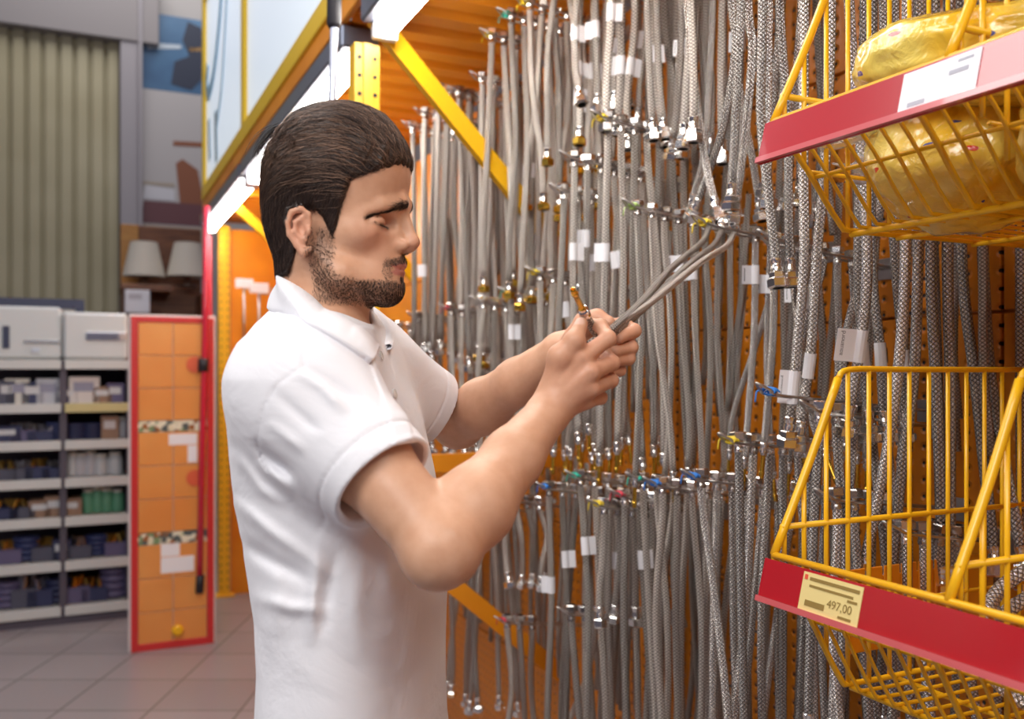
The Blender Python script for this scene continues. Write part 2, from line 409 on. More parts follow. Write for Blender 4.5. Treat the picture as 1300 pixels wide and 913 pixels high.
pal={'box':[(.62,.6,.55),(.5,.5,.55),(.65,.6,.58),(.3,.18,.12),(.03,.035,.10)],'jar':[(.55,.57,.6),(.5,.5,.55)],'coil':[(.03,.035,.10),(.12,.1,.2),(.03,.04,.13)],'bin':[(.08,.08,.12),(.12,.1,.2),(.03,.035,.10)]}
for row,L in spec.items():
    for i,(k,px,wd,ht) in enumerate(L):
        c=rr1.choice(pal[k])
        if row==1 and k=='box': c=[(.08,.08,.12),(.62,.6,.55),(.03,.035,.10),(.5,.5,.55),(.03,.035,.10),(.65,.6,.58),(.3,.18,.12),(.12,.1,.2)][i]
        if row==4 and k=='jar': c=(.1,.3,.18)
        if row==4 and k=='box': c=(.3,.18,.12)
        good(k,row,px,wd,ht,.16,c,i,0)
# white sanitary ware standing on top of the shelving
wm=mat('white_enamel',(.6,.62,.62),.2); nv=mat('navy_plastic',(.02,.025,.07),.4)
def slab(label,name,px0,px1,pyt,pyb,d,parts=()):
    v0,v1=gx(px0),gx(px1); h0=gh(pyb); h1=gh(pyt)
    g=thing(name,label,'appliance',A((v0+v1)/2,GS+d,h0),TH); w_=(v1-v0)/2; hh=h1-h0
    MB().box((-w_,-.01,0),(w_,.3,hh),bev=.015).build('housing',wm,g)
    for nm,m_,a,b_,c_,e_ in parts:
        MB().box((-w_+a*2*w_,-.02,b_*hh),(-w_+c_*2*w_,-.0105,e_*hh),bev=.002).build(nm,m_,g)
    return g
slab('long white water heater on top of the far shelving, dark display at left','water_heater',-30,78,390,456,.02,
  [('display',nv,.30,.2,.38,.62),('trim_strip',M['chrome'],.55,.3,.98,.36),('label_plate',mat('pale_plate',(.55,.6,.68),.3),.64,.12,.74,.22)])
slab('white glossy extractor housing on far shelving, bright strip across, right end','extractor_hood',80,162,396,456,.0,
  [('trim_strip',mat('strip_chrome',(.95,.95,.97),.08,1),.35,.4,.98,.58)])
g=thing('packing_frame','flat dark-edged tray behind the white housings on far shelving','tray',A((gx(-20)+gx(107))/2,GS+.42,gh(458)),TH)
w_=(gx(107)-gx(-20))/2; hh=gh(376)-gh(458)
MB().box((-w_,0,0),(w_,.05,hh),bev=.004).build('tray',gmat((.5,.49,.47)),g)
MB().box((-w_,-.01,hh-.05),(w_,.0,hh+.012)).box((w_-.05,-.01,hh-.1),(w_,0,hh-.05)).build('dark_edge',nv,g)

# ------------------------------------------------------------------ orange tiled sample panel with red frame
PS=5.23
def px_(p): return on_s(p,HY,PS)[0]
x0,x1=px_(163),px_(274); h1=on_s(215,400,PS)[1]; xm=(x0+x1)/2
t=thing('tile_display','tall red-framed sample panel of orange tiles with two mosaic bands','display panel',A(xm,PS,-CAMZ),TH)
w=(x1-x0)/2; H=CAMZ+h1
til=mat('orange_tile',(.78,.3,.07),.3); noise_color(til,(.74,.27,.06),(.82,.36,.1),2,2)
mosm=mat('mosaic_beads',(.5,.5,.4),.3)
nsm,lkm,bm_=nodes(mosm); vo=N(mosm,'ShaderNodeTexVoronoi'); vo.inputs['Scale'].default_value=38; tq=N(mosm,'ShaderNodeTexCoord'); lkm.new(tq.outputs['Object'],vo.inputs['Vector'])
cr=N(mosm,'ShaderNodeValToRGB'); cr.color_ramp.interpolation='CONSTANT'
for p_,c_ in ((0,(.8,.76,.6,1)),(.3,(.1,.12,.12,1)),(.5,(.75,.7,.5,1)),(.72,(.35,.12,.03,1)),(.85,(.2,.3,.15,1))):
    e=cr.color_ramp.elements.new(p_) if p_ else cr.color_ramp.elements[0]; e.color=c_
sp=N(mosm,'ShaderNodeSeparateColor'); lkm.new(vo.outputs['Color'],sp.inputs[0]); lkm.new(sp.outputs[0],cr.inputs[0]); lkm.new(cr.outputs[0],bm_.inputs['Base Color'])
MB().box((-w,.0,0),(w,.03,H),bev=.003).build('backing_board',mat('panel_white_edge',(.75,.68,.66),.5),t)
fr=MB(); fw=.035
fr.box((-w+.012,-.012,0),(-w+.012+fw,.0,H-.012),bev=.002).box((w-.012-fw,-.012,0),(w-.012,.0,H-.012),bev=.002).box((-w+.012+fw,-.012,H-.012-.03),(w-.012-fw,0,H-.012),bev=.002).box((-w+.012+fw,-.012,0),(w-.012-fw,0,.04),bev=.002)
fr.build('frame',mat('panel_red_frame',(.6,.03,.03),.35),t)
ix0,ix1=-w+.012+fw,w-.012-fw
def ph(py): return CAMZ+on_s(215,py,PS)[1]
yb=[ph(817),ph(690),ph(675),ph(548),ph(534),ph(410)]
for (a,b_) in ((yb[0],yb[1]),(yb[2],yb[3]),(yb[4],yb[5])):
    n=3
    for i in range(n):
        for j in range(2):
            xa=ix0+(ix1-ix0)*j/2; xb=ix0+(ix1-ix0)*(j+1)/2
            za=a+(b_-a)*i/n; zb=a+(b_-a)*(i+1)/n
            MB().box((xa+.002,-.009,za+.002),(xb-.002,.0,zb-.002),bev=.002).build('tile',til,t)
for (a,b_) in ((yb[1],yb[2]),(yb[3],yb[4])): MB().box((ix0,-.008,a+.001),(ix1,0,b_-.001),bev=.001).build('mosaic_band',mosm,t)
for (pa,pb,qa,qb) in ((204,228,690,706),(204,246,707,727),(214,250,551,565),(238,250,566,588)):
    MB().box((px_(pa)-xm,-.0105,ph(qb)),(px_(pb)-xm,-.0092,ph(qa))).build('price_label',M['tag'],t)
MB().lathe([(.0,0),(.03,.002),(.03,.02),(.02,.03)],14,X=Matrix.Translation((px_(225)-xm,-.012,ph(800)))@Matrix.Rotation(math.pi/2,4,'X')).build('sample_knob',M['yellow'],t,auto=40)
for q in ((252,463),(252,608)): MB().lathe([(.0,0),(.045,.0005),(.045,.003),(.0,.0035)],20,X=Matrix.Translation((px_(q[0])-xm-.02,-.0125,ph(q[1])))@Matrix.Rotation(math.pi/2,4,'X')).build('round_sticker',mat('sticker_red',(.7,.12,.05),.4),t)

# red telescopic handle hanging in front of the panel
def pole(label,name,pts,r,m_,grips,cat='pole'):
    P0=np.asarray(pts[-1]); g=thing(name,label,cat,P0)
    MB().tube([np.asarray(p)-P0 for p in pts],r,12).build('shaft',m_,g,smooth=True)
    for (a,b_,rg,gmt) in grips:
        MB().tube([np.asarray(a)-P0,np.asarray(a)*.97+np.asarray(b_)*.03-P0,np.asarray(a)*.03+np.asarray(b_)*.97-P0,np.asarray(b_)-P0],[rg*.7,rg,rg,rg*.7],12).build('grip',gmt,g,smooth=True)
    return g
redp=mat('red_enamel',(.6,.015,.05),.3,coat=.4); blk=mat('black_rubber',(.015,.013,.02),.5)
zz=4.95
pole('long red telescopic handle with black grips hanging beside the orange post','telescopic_handle',[W(262,262,zz),W(261,400,zz),W(257,560,zz),W(253,750,zz)],.017,redp,
  [(W(258.5,455,zz),W(258,472,zz),.028,blk),(W(254.5,730,zz),W(253,753,zz),.022,blk)])
pole('second red handle, shorter, hanging behind the long telescopic one','telescopic_handle',[W(266,300,zz+.2),W(267,430,zz+.2),W(268,600,zz+.2)],.012,redp,[(W(268,585,zz+.2),W(268,602,zz+.2),.016,blk)])
# grey pole with black grip near the canopy, top of picture
zq=2.35
pole('grey aluminium pole with thick black foam grip, at top beside the canopy lamp','telescopic_handle',[W(427,-160,zq),W(424,40,zq),W(420,190,zq),W(417,330,zq),W(404,1204,zq)],.011,mat('grey_alu',(.36,.38,.46),.3,.8),[(W(426,-130,zq),W(424,36,zq),.019,blk)])

# ------------------------------------------------------------------ hose rack: pegboard, canopy, frames
def frame_root(name,label,cat,v,s,h,group=None): return thing(name,label,cat,A(v,s,h),TH,group)
t=frame_root('pegboard','orange perforated steel pegboard wall behind the hanging hoses','pegboard',WALL_V,0,-CAMZ)
for (s0,s1) in ((-.6,.115),(.12,1.0),(1.005,1.9),(1.905,2.8),(2.805,3.7)):
    for (z0,z1) in ((0.02,.515),(.52,1.015),(1.02,1.595),(1.6,2.09),(2.095,2.5)):
        MB().box((0,s0,z0),(.02,s1,z1),bev=.002).build('perforated_panel',M['peg'],t)
MB().box((.0205,-.6,0),(.024,3.7,2.5)).build('backing_plate',M['orange'],t)
t=frame_root('back_panelling','smooth orange steel back panelling of the far bay','panelling',WALL_V,3.7,-CAMZ)
for i,(s0,s1) in enumerate(((.005,1.3),(1.305,2.6))):
    for (z0,z1) in ((.02,.8),(.805,1.37),(1.375,1.9),(1.905,2.45)):
        MB().box((0,s0,z0),(.02,s1,z1),bev=.002).build('panel',M['orange'],t)
# corrugated canopy above
t=frame_root('canopy_roof','corrugated orange steel canopy over the hose rack','canopy',.70,-.6,1.03)
L_=7.0; mb=MB(); y=0
while y<L_:
    mb.prism([(y,0),(y+.07,0),(y+.085,.03),(y+.125,.03),(y+.14,0),(y+.14,.006),(y+.128,.036),(y+.082,.036),(y+.067,.006),(y,.006)],0,.01,.67); y+=.14
mb.build('corrugated_sheet',M['sheet'],t)
MB().box((-.02,0,-.005),(.0,L_-.28,.06),bev=.003).build('front_rail',M['orange'],t)
# frames across the rack
def holes_post(t,x,hb,ht,name='post'):
    o=MB().box((x-.036,-.028,hb),(x+.036,-.02,ht),bev=.001).box((x-.036,-.02,hb),(x-.029,.03,ht),bev=.001).box((x+.029,-.02,hb),(x+.036,.03,ht),bev=.001).box((x-.012,-.034,hb),(x+.012,-.0285,ht),bev=.001).build(name,M['yellow_post'],t)
    mb=MB(); z=hb+.06
    while z<ht-.03:
        for q in (-.022,.022):
            mb.lathe([(.006,0),(.006,.0015),(.0,.0016)],8,X=Matrix.Translation((x+q,-.0285,z))@Matrix.Rotation(math.pi/2,4,'X'))
        z+=.05
    tag(mb.build('punched_holes',M['dark_hole'],o),kind='stuff')
    return o
def bar(mb,a,b_,w_,th_):
    """flat bar from (v,h) to (v,h)"""
    a=np.array(a);b_=np.array(b_);d=(b_-a)/np.linalg.norm(b_-a);n_=np.array([-d[1],d[0]])*w_/2
    q=[a+n_,a-n_,b_-n_,b_+n_]; return mb.prism([(p[0],p[1]) for p in q],1,-th_/2,th_/2)
def post_frame(s,label,vp,low=True):
    t=frame_root('cross_frame_rack',label,'rack',0,s,-CAMZ,'cross frames of the hose rack')
    holes_post(t,vp,0.0,CAMZ+.90)
    MB().box((vp-.06,-.05,0),(vp+.06,.05,.012),bev=.002).build('foot_plate',M['yellow_post'],t)
    bar(MB(),(vp+.03 if vp<.72 else .82,CAMZ+(.985 if vp<.72 else .90)),(1.29,CAMZ+.40),.05,.03).build('brace',M['yellow'],t)
    bar(MB(),(vp+.04,CAMZ-.265),(1.32,CAMZ-.265),.05,.03).build('cross_beam',M['orange'],t)
    bar(MB(),(vp+.03,CAMZ-.42),(1.32,CAMZ-.93),.05,.03).build('brace',M['orange'],t)
    return t
post_frame(2.45,'yellow cross frame of the rack just behind the man','' or .70)
post_frame(3.72,'farther yellow cross frame, mostly hidden by the man\'s head and shirt',.75)
t=frame_root('canopy_bracket','yellow sloping canopy bracket seen between far lamp and the man\'s hair','bracket',0,5.05,-CAMZ)
bar(MB(),(.74,CAMZ+.88),(1.34,CAMZ+.36),.05,.03).build('brace',M['yellow'],t)
bar(MB(),(.81,CAMZ+.97),(1.355,CAMZ+.97),.04,.03).build('top_arm',M['orange'],t)
MB().box((1.335,-.03,CAMZ+.3),(1.36,.03,CAMZ+1.0),bev=.002).build('wall_strip',M['orange'],t)
t=frame_root('rack_post','tall yellow perforated end post at left end of the rack','rack post',0,6.3,-CAMZ)
holes_post(t,.835,0,CAMZ+.97); MB().box((.76,-.06,0),(.9,.05,.012),bev=.002).build('foot_plate',M['yellow_post'],t)
MB().box((.88,.0,0),(1.32,.02,CAMZ+.95),bev=.002).build('end_panel',M['orange'],t)

# lamps under the canopy sign
emit=mat('lamp_diffuser',(1,1,1),.4,emit=(1,.94,.87),estr=22)
hous=mat('lamp_housing',(.22,.25,.33),.35,.6)
def batten(s0,s1,label):
    t=frame_root('batten_lamp',label,'lamp',.745,(s0+s1)/2,.955,'batten lamps under the canopy sign')
    L=(s1-s0)/2
    MB().box((-.065,-L,.0),(.05,L,.066),bev=.006).build('housing',hous,t)
    MB().prism([(-.032,0),(-.026,-.03),(-.012,-.042),(.012,-.042),(.026,-.03),(.032,0)],1,-L+.03,L-.03).build('diffuser',emit,t)
    for sg in (-1,1): MB().box((-.035,sg*(L-.015)-.014,-.045),(.035,sg*(L-.015)+.014,0),bev=.004).build('end_cap',M['tag'],t)
batten(4.62,6.25,'long white batten lamp under the sign, farthest from the camera')
batten(2.62,4.55,'white batten lamp behind the man\'s head, middle of the row')
batten(1.0,2.42,'white batten lamp at top of picture, nearest of the row')

# sign panels above the lamps
sign=mat('sign_white_emissive',(.78,.86,.92),.3,emit=(.75,.87,1),estr=.35)  # white sign face with a weak pale blue emission
t=frame_root('canopy_sign','long white canopy sign with blue faucet pictures in yellow frame','sign',.70,0,1.12)
bs=[.9,2.66,4.5,6.12]
for a,b_ in zip(bs,bs[1:]):
    MB().box((0,a+.03,.05),(.03,b_-.03,1.25),bev=.003).build('sign_panel',sign,t)
for a in bs: MB().box((-.02,a-.04,.0),(.04,a+.04,1.3),bev=.004).build('frame_post',M['frame_yellow'],t)
MB().box((-.03,bs[0]+.04,-.03),(.04,bs[-1]-.04,.05),bev=.004).build('frame_rail',M['frame_yellow'],t)
MB().box((-.02,bs[0]+.04,1.24),(.04,bs[-1]-.04,1.3),bev=.004).build('frame_rail',M['frame_yellow'],t)
blu=mat('sign_print_blue',(.25,.5,.68),.4); blu2=mat('sign_print_pale',(.5,.68,.8),.4); slate=mat('sign_print_slate',(.25,.36,.42),.4)
def art(pts,r,m_,name='print'):
    mb=MB(); P=bez([(-.004,a,b_) for a,b_ in pts],24); V,Fc,_=tube_geo(P,r,8); V=np.asarray(V); V[:,0]=-.003+ (V[:,0]+.004)*.08
    mb.add(V,Fc); mb.build(name,m_,t,smooth=True)
art([(5.3,1.15),(5.45,.9),(5.7,.68),(5.95,.62),(6.05,.7),(6.0,.82)],.05,blu)
art([(5.05,1.2),(5.2,.8),(5.35,.5),(5.6,.3)],.035,blu2)
art([(5.62,.42),(5.6,.25),(5.58,.12)],.05,slate); art([(5.95,.45),(5.93,.32),(5.9,.2)],.045,slate)
art([(3.1,.62),(3.25,.5),(3.45,.47),(3.6,.55),(3.62,.75)],.09,blu); art([(3.1,.6),(3.4,.46),(3.62,.6)],.04,slate)

# white price holders on rods in the far bay
for i,(px,py,vv) in enumerate(((310,360,5.9),(329,366,5.5))):
    s_=vv; vv,h_=on_s(px,py,s_)
    g=frame_root('label_holder','white price plate on a metal display rod in far bay, %s of the two'%('left','right')[i],'price holder',vv,s_,h_,'white price plates in the far bay')
    MB().box((-.055,-.006,-.03),(.055,.006,.03),bev=.003).build('price_plate',M['tag'],g)
    MB().tube([(0,.004,-.03),(0,.004,-.48)],.008,8).tube([(0,.004,-.03),(WALL_V-vv,.004,-.03)],.004,8).build('display_rod',M['rod'],g,smooth=True)
# ------------------------------------------------------------------ hoses on prongs
HM={}
def hexm(d,mat_,hole=True,chunk=1.0):
    k=('hex',round(d,4),mat_.name,chunk)
    if k not in HM:
        r=d*.98; hgt=d*1.05*chunk; mb=MB()
        n=6; ang=[math.pi/6+i*math.pi/3 for i in range(6)]
        rings=[(r*.86,0),(r,hgt*.14),(r,hgt*.86),(r*.86,hgt)]
        V=[(q*math.cos(a),q*math.sin(a),z) for q,z in rings for a in ang]
        Fc=[(j*6+i,j*6+(i+1)%6,(j+1)*6+(i+1)%6,(j+1)*6+i) for j in range(3) for i in range(6)]+[tuple(range(6))[::-1]]
        mb.add(V,Fc,0)
        # bored top
        m2=12; V=[(r*.86*math.cos(a),r*.86*math.sin(a),hgt) for a in ang]
        ring=[(r*.58*math.cos(i*2*math.pi/m2+math.pi/6),r*.58*math.sin(i*2*math.pi/m2+math.pi/6),hgt) for i in range(m2)]
        ring2=[(x_,y_,hgt*.35) for x_,y_,_ in ring]
        V+=ring+ring2; Fc=[]
        for i in range(6):
            a=i; b_=(i+1)%6; Fc+=[(a,b_,6+(2*i+2)%m2,6+(2*i+1)%m2),(a,6+(2*i+1)%m2,6+2*i)]
        mb.add(V,Fc,0)
        mb.add(ring+ring2,[(i,(i+1)%m2,m2+(i+1)%m2,m2+i) for i in range(m2)]+[tuple(range(m2,2*m2))],1)
        HM[k]=mb.mesh('hex_nut',[mat_,M['dark_hole']])
    return HM[k]
def lath(key,prof,mats,n=12,mi=None):
    if key not in HM:
        mb=MB(); mb.lathe(prof,n); me=mb.mesh(key[0],mats); me.polygons.foreach_set('use_smooth',[True]*len(me.polygons)); me.set_sharp_from_angle(angle=math.radians(35)); HM[key]=me
    return HM[key]
def collar(d,mt): 
    r=d*.5
    return lath(('crimp_collar',round(d,4),mt.name),[(r*1.02,0),(r*1.2,d*.1),(r*1.2,d*.45),(r*1.08,d*.55),(r*1.08,d*.8),(r*1.2,d*.9),(r*1.2,d*1.35),(r*.9,d*1.45),(r*.8,d*1.7)],mt)
def brasstip(d):
    r=d*.5
    return lath(('brass_tip',round(d,4)),[(r*.5,0),(r*.8,.001),(r*.8,.006),(r*.62,.007),(r*.62,.036),(r*.74,.037),(r*.74,.041),(r*.6,.042),(r*.6,.048),(r*.36,.049),(r*.36,.040)],M['brass'])
def put(name,me,parent,mtx):
    o=link(name,me,parent); o.matrix_local=mtx; return o
HOSES=[]; PRONGS=[]; NH=[0]
def tag_mesh(d,wd,ht):
    """paper label folded round the hose with a flag"""
    r=d*.5+.0012; mb=MB(); V=[];n=10
    pts=[(r*math.cos(a),r*math.sin(a)) for a in np.linspace(.6,2*math.pi-.6,n)]
    pts=[(wd,.0012)]+[(r*.99,r*.25)]+pts+[(r*.99,-r*.25)]+[(wd,-.0012)]
    for z in (0,ht): V+=[(a,b_,z) for a,b_ in pts]
    k=len(pts); Fc=[(i,i+1,k+i+1,k+i) for i in range(k-1)]
    mb.add(V,Fc); return mb
def make_hose(path,d,end,label,group,fine=True,tagpos=None,flag=None,nut_top='chrome',endm='chrome',tagrot=None,texts=None,taght=None):
    path=np.asarray(path,float); o0=path[0].copy(); P=path-o0; NH[0]+=1
    root=thing('braided_hose',label,'hose',o0,0,group)
    mt=M['braid_fine'] if fine else M['braid']
    V,Fc,uv=tube_geo(P,d/2,10 if d<.0135 else 12)
    # uv: scale so that the plait closes
    link('braided_tube',mesh('braided_tube',V,Fc,mt,uv=uv,smooth=True),root)
    cm=M['chrome'] if nut_top=='chrome' else M['dark_chrome']
    d0=P[0]-P[1]; d1=P[-1]-P[-2]; d0/=np.linalg.norm(d0); d1/=np.linalg.norm(d1)
    put('crimp_collar',collar(d,cm),root,orient(P[0]-d0*d*1.2,d0))
    put('hex_nut',hexm(d,cm,chunk=.9),root,orient(P[0]+d0*d*.15,d0))
    em=M[endm]
    if end!='none': put('crimp_collar',collar(d,M['chrome']),root,orient(P[-1]-d1*d*.5,d1))
    e=P[-1]+d1*d*1.05
    if end=='nut': put('hex_nut',hexm(d,em,chunk=1.1),root,orient(e,d1))
    elif end=='bignut':
        put('hex_nut',hexm(d*.85,em,chunk=.8),root,orient(e-d1*d*.1,d1)); put('hex_nut',hexm(d*1.15,em,chunk=.85),root,orient(e+d1*d*.6,d1))
    elif end=='brass':
        put('brass_tip',brasstip(d),root,orient(e-d1*.003,d1))
    elif end=='brassnut': put('hex_nut',hexm(d,M['brass'],chunk=1.0),root,orient(e,d1))
    if tagpos is not None:
        L=np.concatenate([[0],np.cumsum(np.linalg.norm(np.diff(P,axis=0),axis=1))]); q=L[-1]*tagpos
        p=np.array([np.interp(q,L,P[:,i]) for i in range(3)]); p2=np.array([np.interp(q-.02,L,P[:,i]) for i in range(3)])
        fl_=flag or .026; ht=taght or (.036 if d<.016 else .042)
        tb=tag_mesh(d,fl_,ht).build('paper_tag',M['tag'],root)
        zax=(p2-p)/np.linalg.norm(p2-p); yaw=tagrot if tagrot is not None else R.choice([math.pi+.1,math.pi-.3,.2,-.2,math.pi*.9])
        m4=orient(p,zax)
        # fix yaw so that the flag direction is in world terms
        xa=Vector((math.cos(yaw),math.sin(yaw),0)); z3=Vector(zax); xa=(xa-z3*xa.dot(z3)).normalized(); ya=z3.cross(xa)
        rm=Matrix((xa,ya,z3)).transposed().to_4x4(); rm.translation=Vector(p); tb.matrix_local=rm
        mb=MB(); yy=-.0014
        for sgn in ((-1,1)):
            for i in range(7):
                mb.box((fl_*.35+i*.0014,sgn*.0014-.0001,ht*.2),(fl_*.35+i*.0014+R.choice([.0005,.0009]),sgn*.0014+.0001,ht*.8))
            mb.box((fl_*.8,sgn*.0014-.0001,ht*.15),(fl_*.85,sgn*.0014+.0001,ht*.85))
        if texts is None: mb.build('tag_print',M['ink'],tb)
        else:
            for (s_,sz,xo,zo) in texts:
                # text runs up the tag on its camera side
                mt4=Matrix(((0,1,0,xo),(0,0,1,.0016),(1,0,0,zo),(0,0,0,1)))
                text('tag_print',s_,sz,M['ink'],tb,mw=mt4,extrude=.00005)
    return root

def make_prong(v0,s,h,L,d,tie,label,rise=.035,group=None,hidden=False):
    """two-wire display prong from the wall (v=WALL_V) to its tip at v0"""
    g=thing('display_prong',label,'prong',A(WALL_V,s,h-rise),TH,group)
    gap=d*.5+.0048; Lr=WALL_V-v0; r=.0024
    def P(x,y,z): return (x,y,z)
    sl=rise/Lr
    pts=[P(0,-gap,0),P(-Lr*.5,-gap,rise*.5),P(-Lr+.03,-gap,rise*.92),P(-Lr+.008,-gap*.9,rise+.006),P(-Lr-.006,-gap*.4,rise+.014),P(-Lr-.010,0,rise+.017),P(-Lr-.006,gap*.4,rise+.014),P(-Lr+.008,gap*.9,rise+.006),P(-Lr+.03,gap,rise*.92),P(-Lr*.5,gap,rise*.5),P(0,gap,0)]
    MB().tube(bez(pts,40),r,7).build('wire_loop',M['rod'],g,smooth=True)
    MB().box((-.004,-gap-.012,-.02),(-.0005,gap+.012,.02),bev=.001).build('mounting_plate',M['rod'],g)
    if tie:
        a=np.linspace(0,7*math.pi,46); mb=MB()
        mb.tube([(-Lr+.012+.012*t/22+.0012*math.sin(3*t),(gap+.0045)*math.cos(t)*(.75+.2*math.sin(2.3*t)),rise+.004-(.012*t/22)*sl+.0062*math.sin(t)) for t in a],.0017,5)
        mb.tube(bez([(-Lr+.02,gap,rise),(-Lr+.012,gap+.012,rise+.004),(-Lr+.006,gap+.01,rise-.014)],8),.0015,5)
        mb.build('wire_tie',TIE[tie],g,smooth=True)
    return g

# row, tip px, tip py, number, diameter, length, end, tie, share with tags, v of tip
CL=[
 # top row, seen at upper left and running out of the picture to the right
 ('top',514,160,6,.0135,.80,'nut',None,.1,1.03),('top',529,143,6,.0135,.78,'nut',None,.1,1.03),('top',546,112,7,.0135,.86,'nut',None,.15,1.03),
 ('top',572,116,6,.0135,.90,'nut',None,.1,1.08),('top',600,98,6,.0135,.82,'brassnut',None,.15,1.05),('top',613,44,7,.0135,.70,'brassnut','yellow',.1,1.03),
 ('top',635,18,6,.0135,.76,'brassnut','teal',.15,1.03),('top',658,2,6,.013,.50,'brassnut','yellow',.4,1.03),
 ('top',690,-30,6,.013,.42,'brassnut',None,.6,1.04),('top',722,-62,6,.013,.33,'nut',None,.6,1.04),('top',758,-98,6,.0135,.44,'nut',None,.7,1.05),
 ('top',800,-140,7,.0135,.50,'bignut',None,.4,1.05),('top',846,-186,6,.0145,.56,'bignut',None,.1,1.05),('top',935,-275,6,.0145,.72,'bignut',None,.0,1.08),
 # upper row
 ('upper',702,242,5,.0125,.62,'brass',None,.3,1.03),('upper',715,201,6,.0125,.66,'brass',None,.3,1.03),('upper',755,150,8,.0125,.76,'brass','yellow',.2,1.035),
 # middle row
 ('middle',487,413,5,.013,.46,'nut','yellow',.1,1.03),('middle',520,402,5,.013,.46,'nut',None,.1,1.05),('middle',560,392,5,.013,.44,'nut','red',.2,1.05),
 ('middle',600,383,5,.013,.45,'nut',None,.3,1.05),('middle',636,372,5,.0125,.43,'brass','teal',.3,1.05),('middle',671,347,6,.0125,.45,'brass','yellow',.3,1.04),
 ('middle',795,263,8,.0125,.56,'brass','green',.15,1.03),('middle',884,284,8,.012,.44,'brass','yellow',.35,1.03),('middle',968,305,7,.012,.37,'brass',None,.15,1.06),
 # lower row
 ('lower',510,640,4,.0125,.62,'nut','red',0,1.05),('lower',545,645,5,.0125,.62,'nut',None,0,1.05),('lower',585,640,5,.0125,.6,'nut',None,0,1.05),
 ('lower',628,634,5,.0125,.22,'nut','red',0,1.05),('lower',684,620,6,.0125,.62,'nut','blue',.65,1.03),('lower',722,606,6,.0125,.62,'nut','teal',.5,1.03),('lower',750,642,6,.0125,.24,'nut','yellow',.1,1.03),
 ('lower',778,630,5,.0125,.6,'nut','red',.1,1.06),('lower',800,610,6,.013,.6,'nut','teal',0,1.03),('lower',822,616,6,.0135,.6,'nut','blue',0,1.03),('lower',870,607,7,.0145,.62,'nut','blue',0,1.03),
 ('lower',918,562,8,.016,.66,'nut','yellow',0,1.03),
 # row above the lower basket and bottom row
 ('basket',967,500,0,.016,.6,'nut','blue',0,.98),('basket',1022,522,6,.0155,.52,'nut',None,0,1.05),
 ('bottom',632,790,3,.0125,.4,'nut','red',0,1.03),('bottom',712,779,3,.0125,.4,'nut',None,0,1.03),('bottom',1041,634,4,.0155,.5,'nut',None,0,1.05),('bottom',1128,676,4,.0155,.4,'nut',None,0,1.1),
]
rowc={}
PR={}
for c in sorted(CL,key=lambda c:(c[0],c[1])):
    rowc[c[0]]=rowc.get(c[0],0)+1; PR[c[0],c[1]]=rowc[c[0]]
rname={'top':'the top row','upper':'the upper row','middle':'the middle row','lower':'the lower row','bottom':'the bottom row','basket':'the short row near lower basket'}
SKIPTOP={('middle',884):3}
for (row,tx,ty,n,d,L,end,tie,tg,v0) in CL:
    d*=1.36 if tx<790 else 1.12 if tx<1000 and d<.0155 else 1
    tg*=1.0 if row!='top' else .8
    s,h=on_v(tx,ty,v0); z=s*CT+v0*ST; o_=ORN[PR[row,tx]-1]
    rise=.035 if row!='lower' else .03
    if row in('lower','bottom') and tx<900: rise=.05
    make_prong(v0,s,h,WALL_V-v0,d,tie,'zinc prong%s, %s from left in %s'%(' with %s tie'%tie if tie else '',o_,rname[row]),rise,'wire prongs holding hoses')
    Lr=WALL_V-v0; step=min((Lr-.05)/max(n,1),.038); f=R.uniform(.028,.036)
    endn={'nut':'nut-ended','bignut':'large-nut','brass':'brass-tipped','brassnut':'brass-nut'}[end]
    skip=SKIPTOP.get((row,tx),0)
    for i in range(n):
        vi=v0+f+step*i
        if i<skip: continue
        hh=h-rise*(vi-v0)/Lr+.004
        Li=L*R.uniform(.96,1.03); a=R.gauss(0,.035)*min(1,L/.5); b_=R.gauss(0,.014); bow=R.gauss(0,.014); bow2=R.gauss(0,.006)
        if R.random()<.12: a*=2.2
        if vi+b_+bow2>WALL_V-.02: b_=-abs(b_)-.01
        pts=[A(vi,s,hh),A(vi,s+a*.08,hh-Li*.1),A(vi+b_*.3+bow2,s+a*.4+bow,hh-Li*.45),A(vi+b_*.8,s+a*.85+bow*.7,hh-Li*.8),A(vi+b_,s+a,hh-Li)]
        tp=None
        if R.random()<tg: tp=R.uniform(.22,.45) if row in('upper','middle','lower') else R.uniform(.5,.8)
        if row=='middle' and 780<tx<900 and i in(3,4): tp=.16+.02*i
        lab='%s braided hose, %s from tip on %s prong of %s'%(endn,'outermost' if i==0 else ORN[i],o_,'the lower-basket row' if row=='basket' else rname[row])
        make_hose(bez(pts,13),d,end,lab,'braided hoses in %s'%('the lower-basket row' if row=='basket' else rname[row]),fine=(tx<860),tagpos=tp,nut_top='chrome' if R.random()<.6 else 'dark')

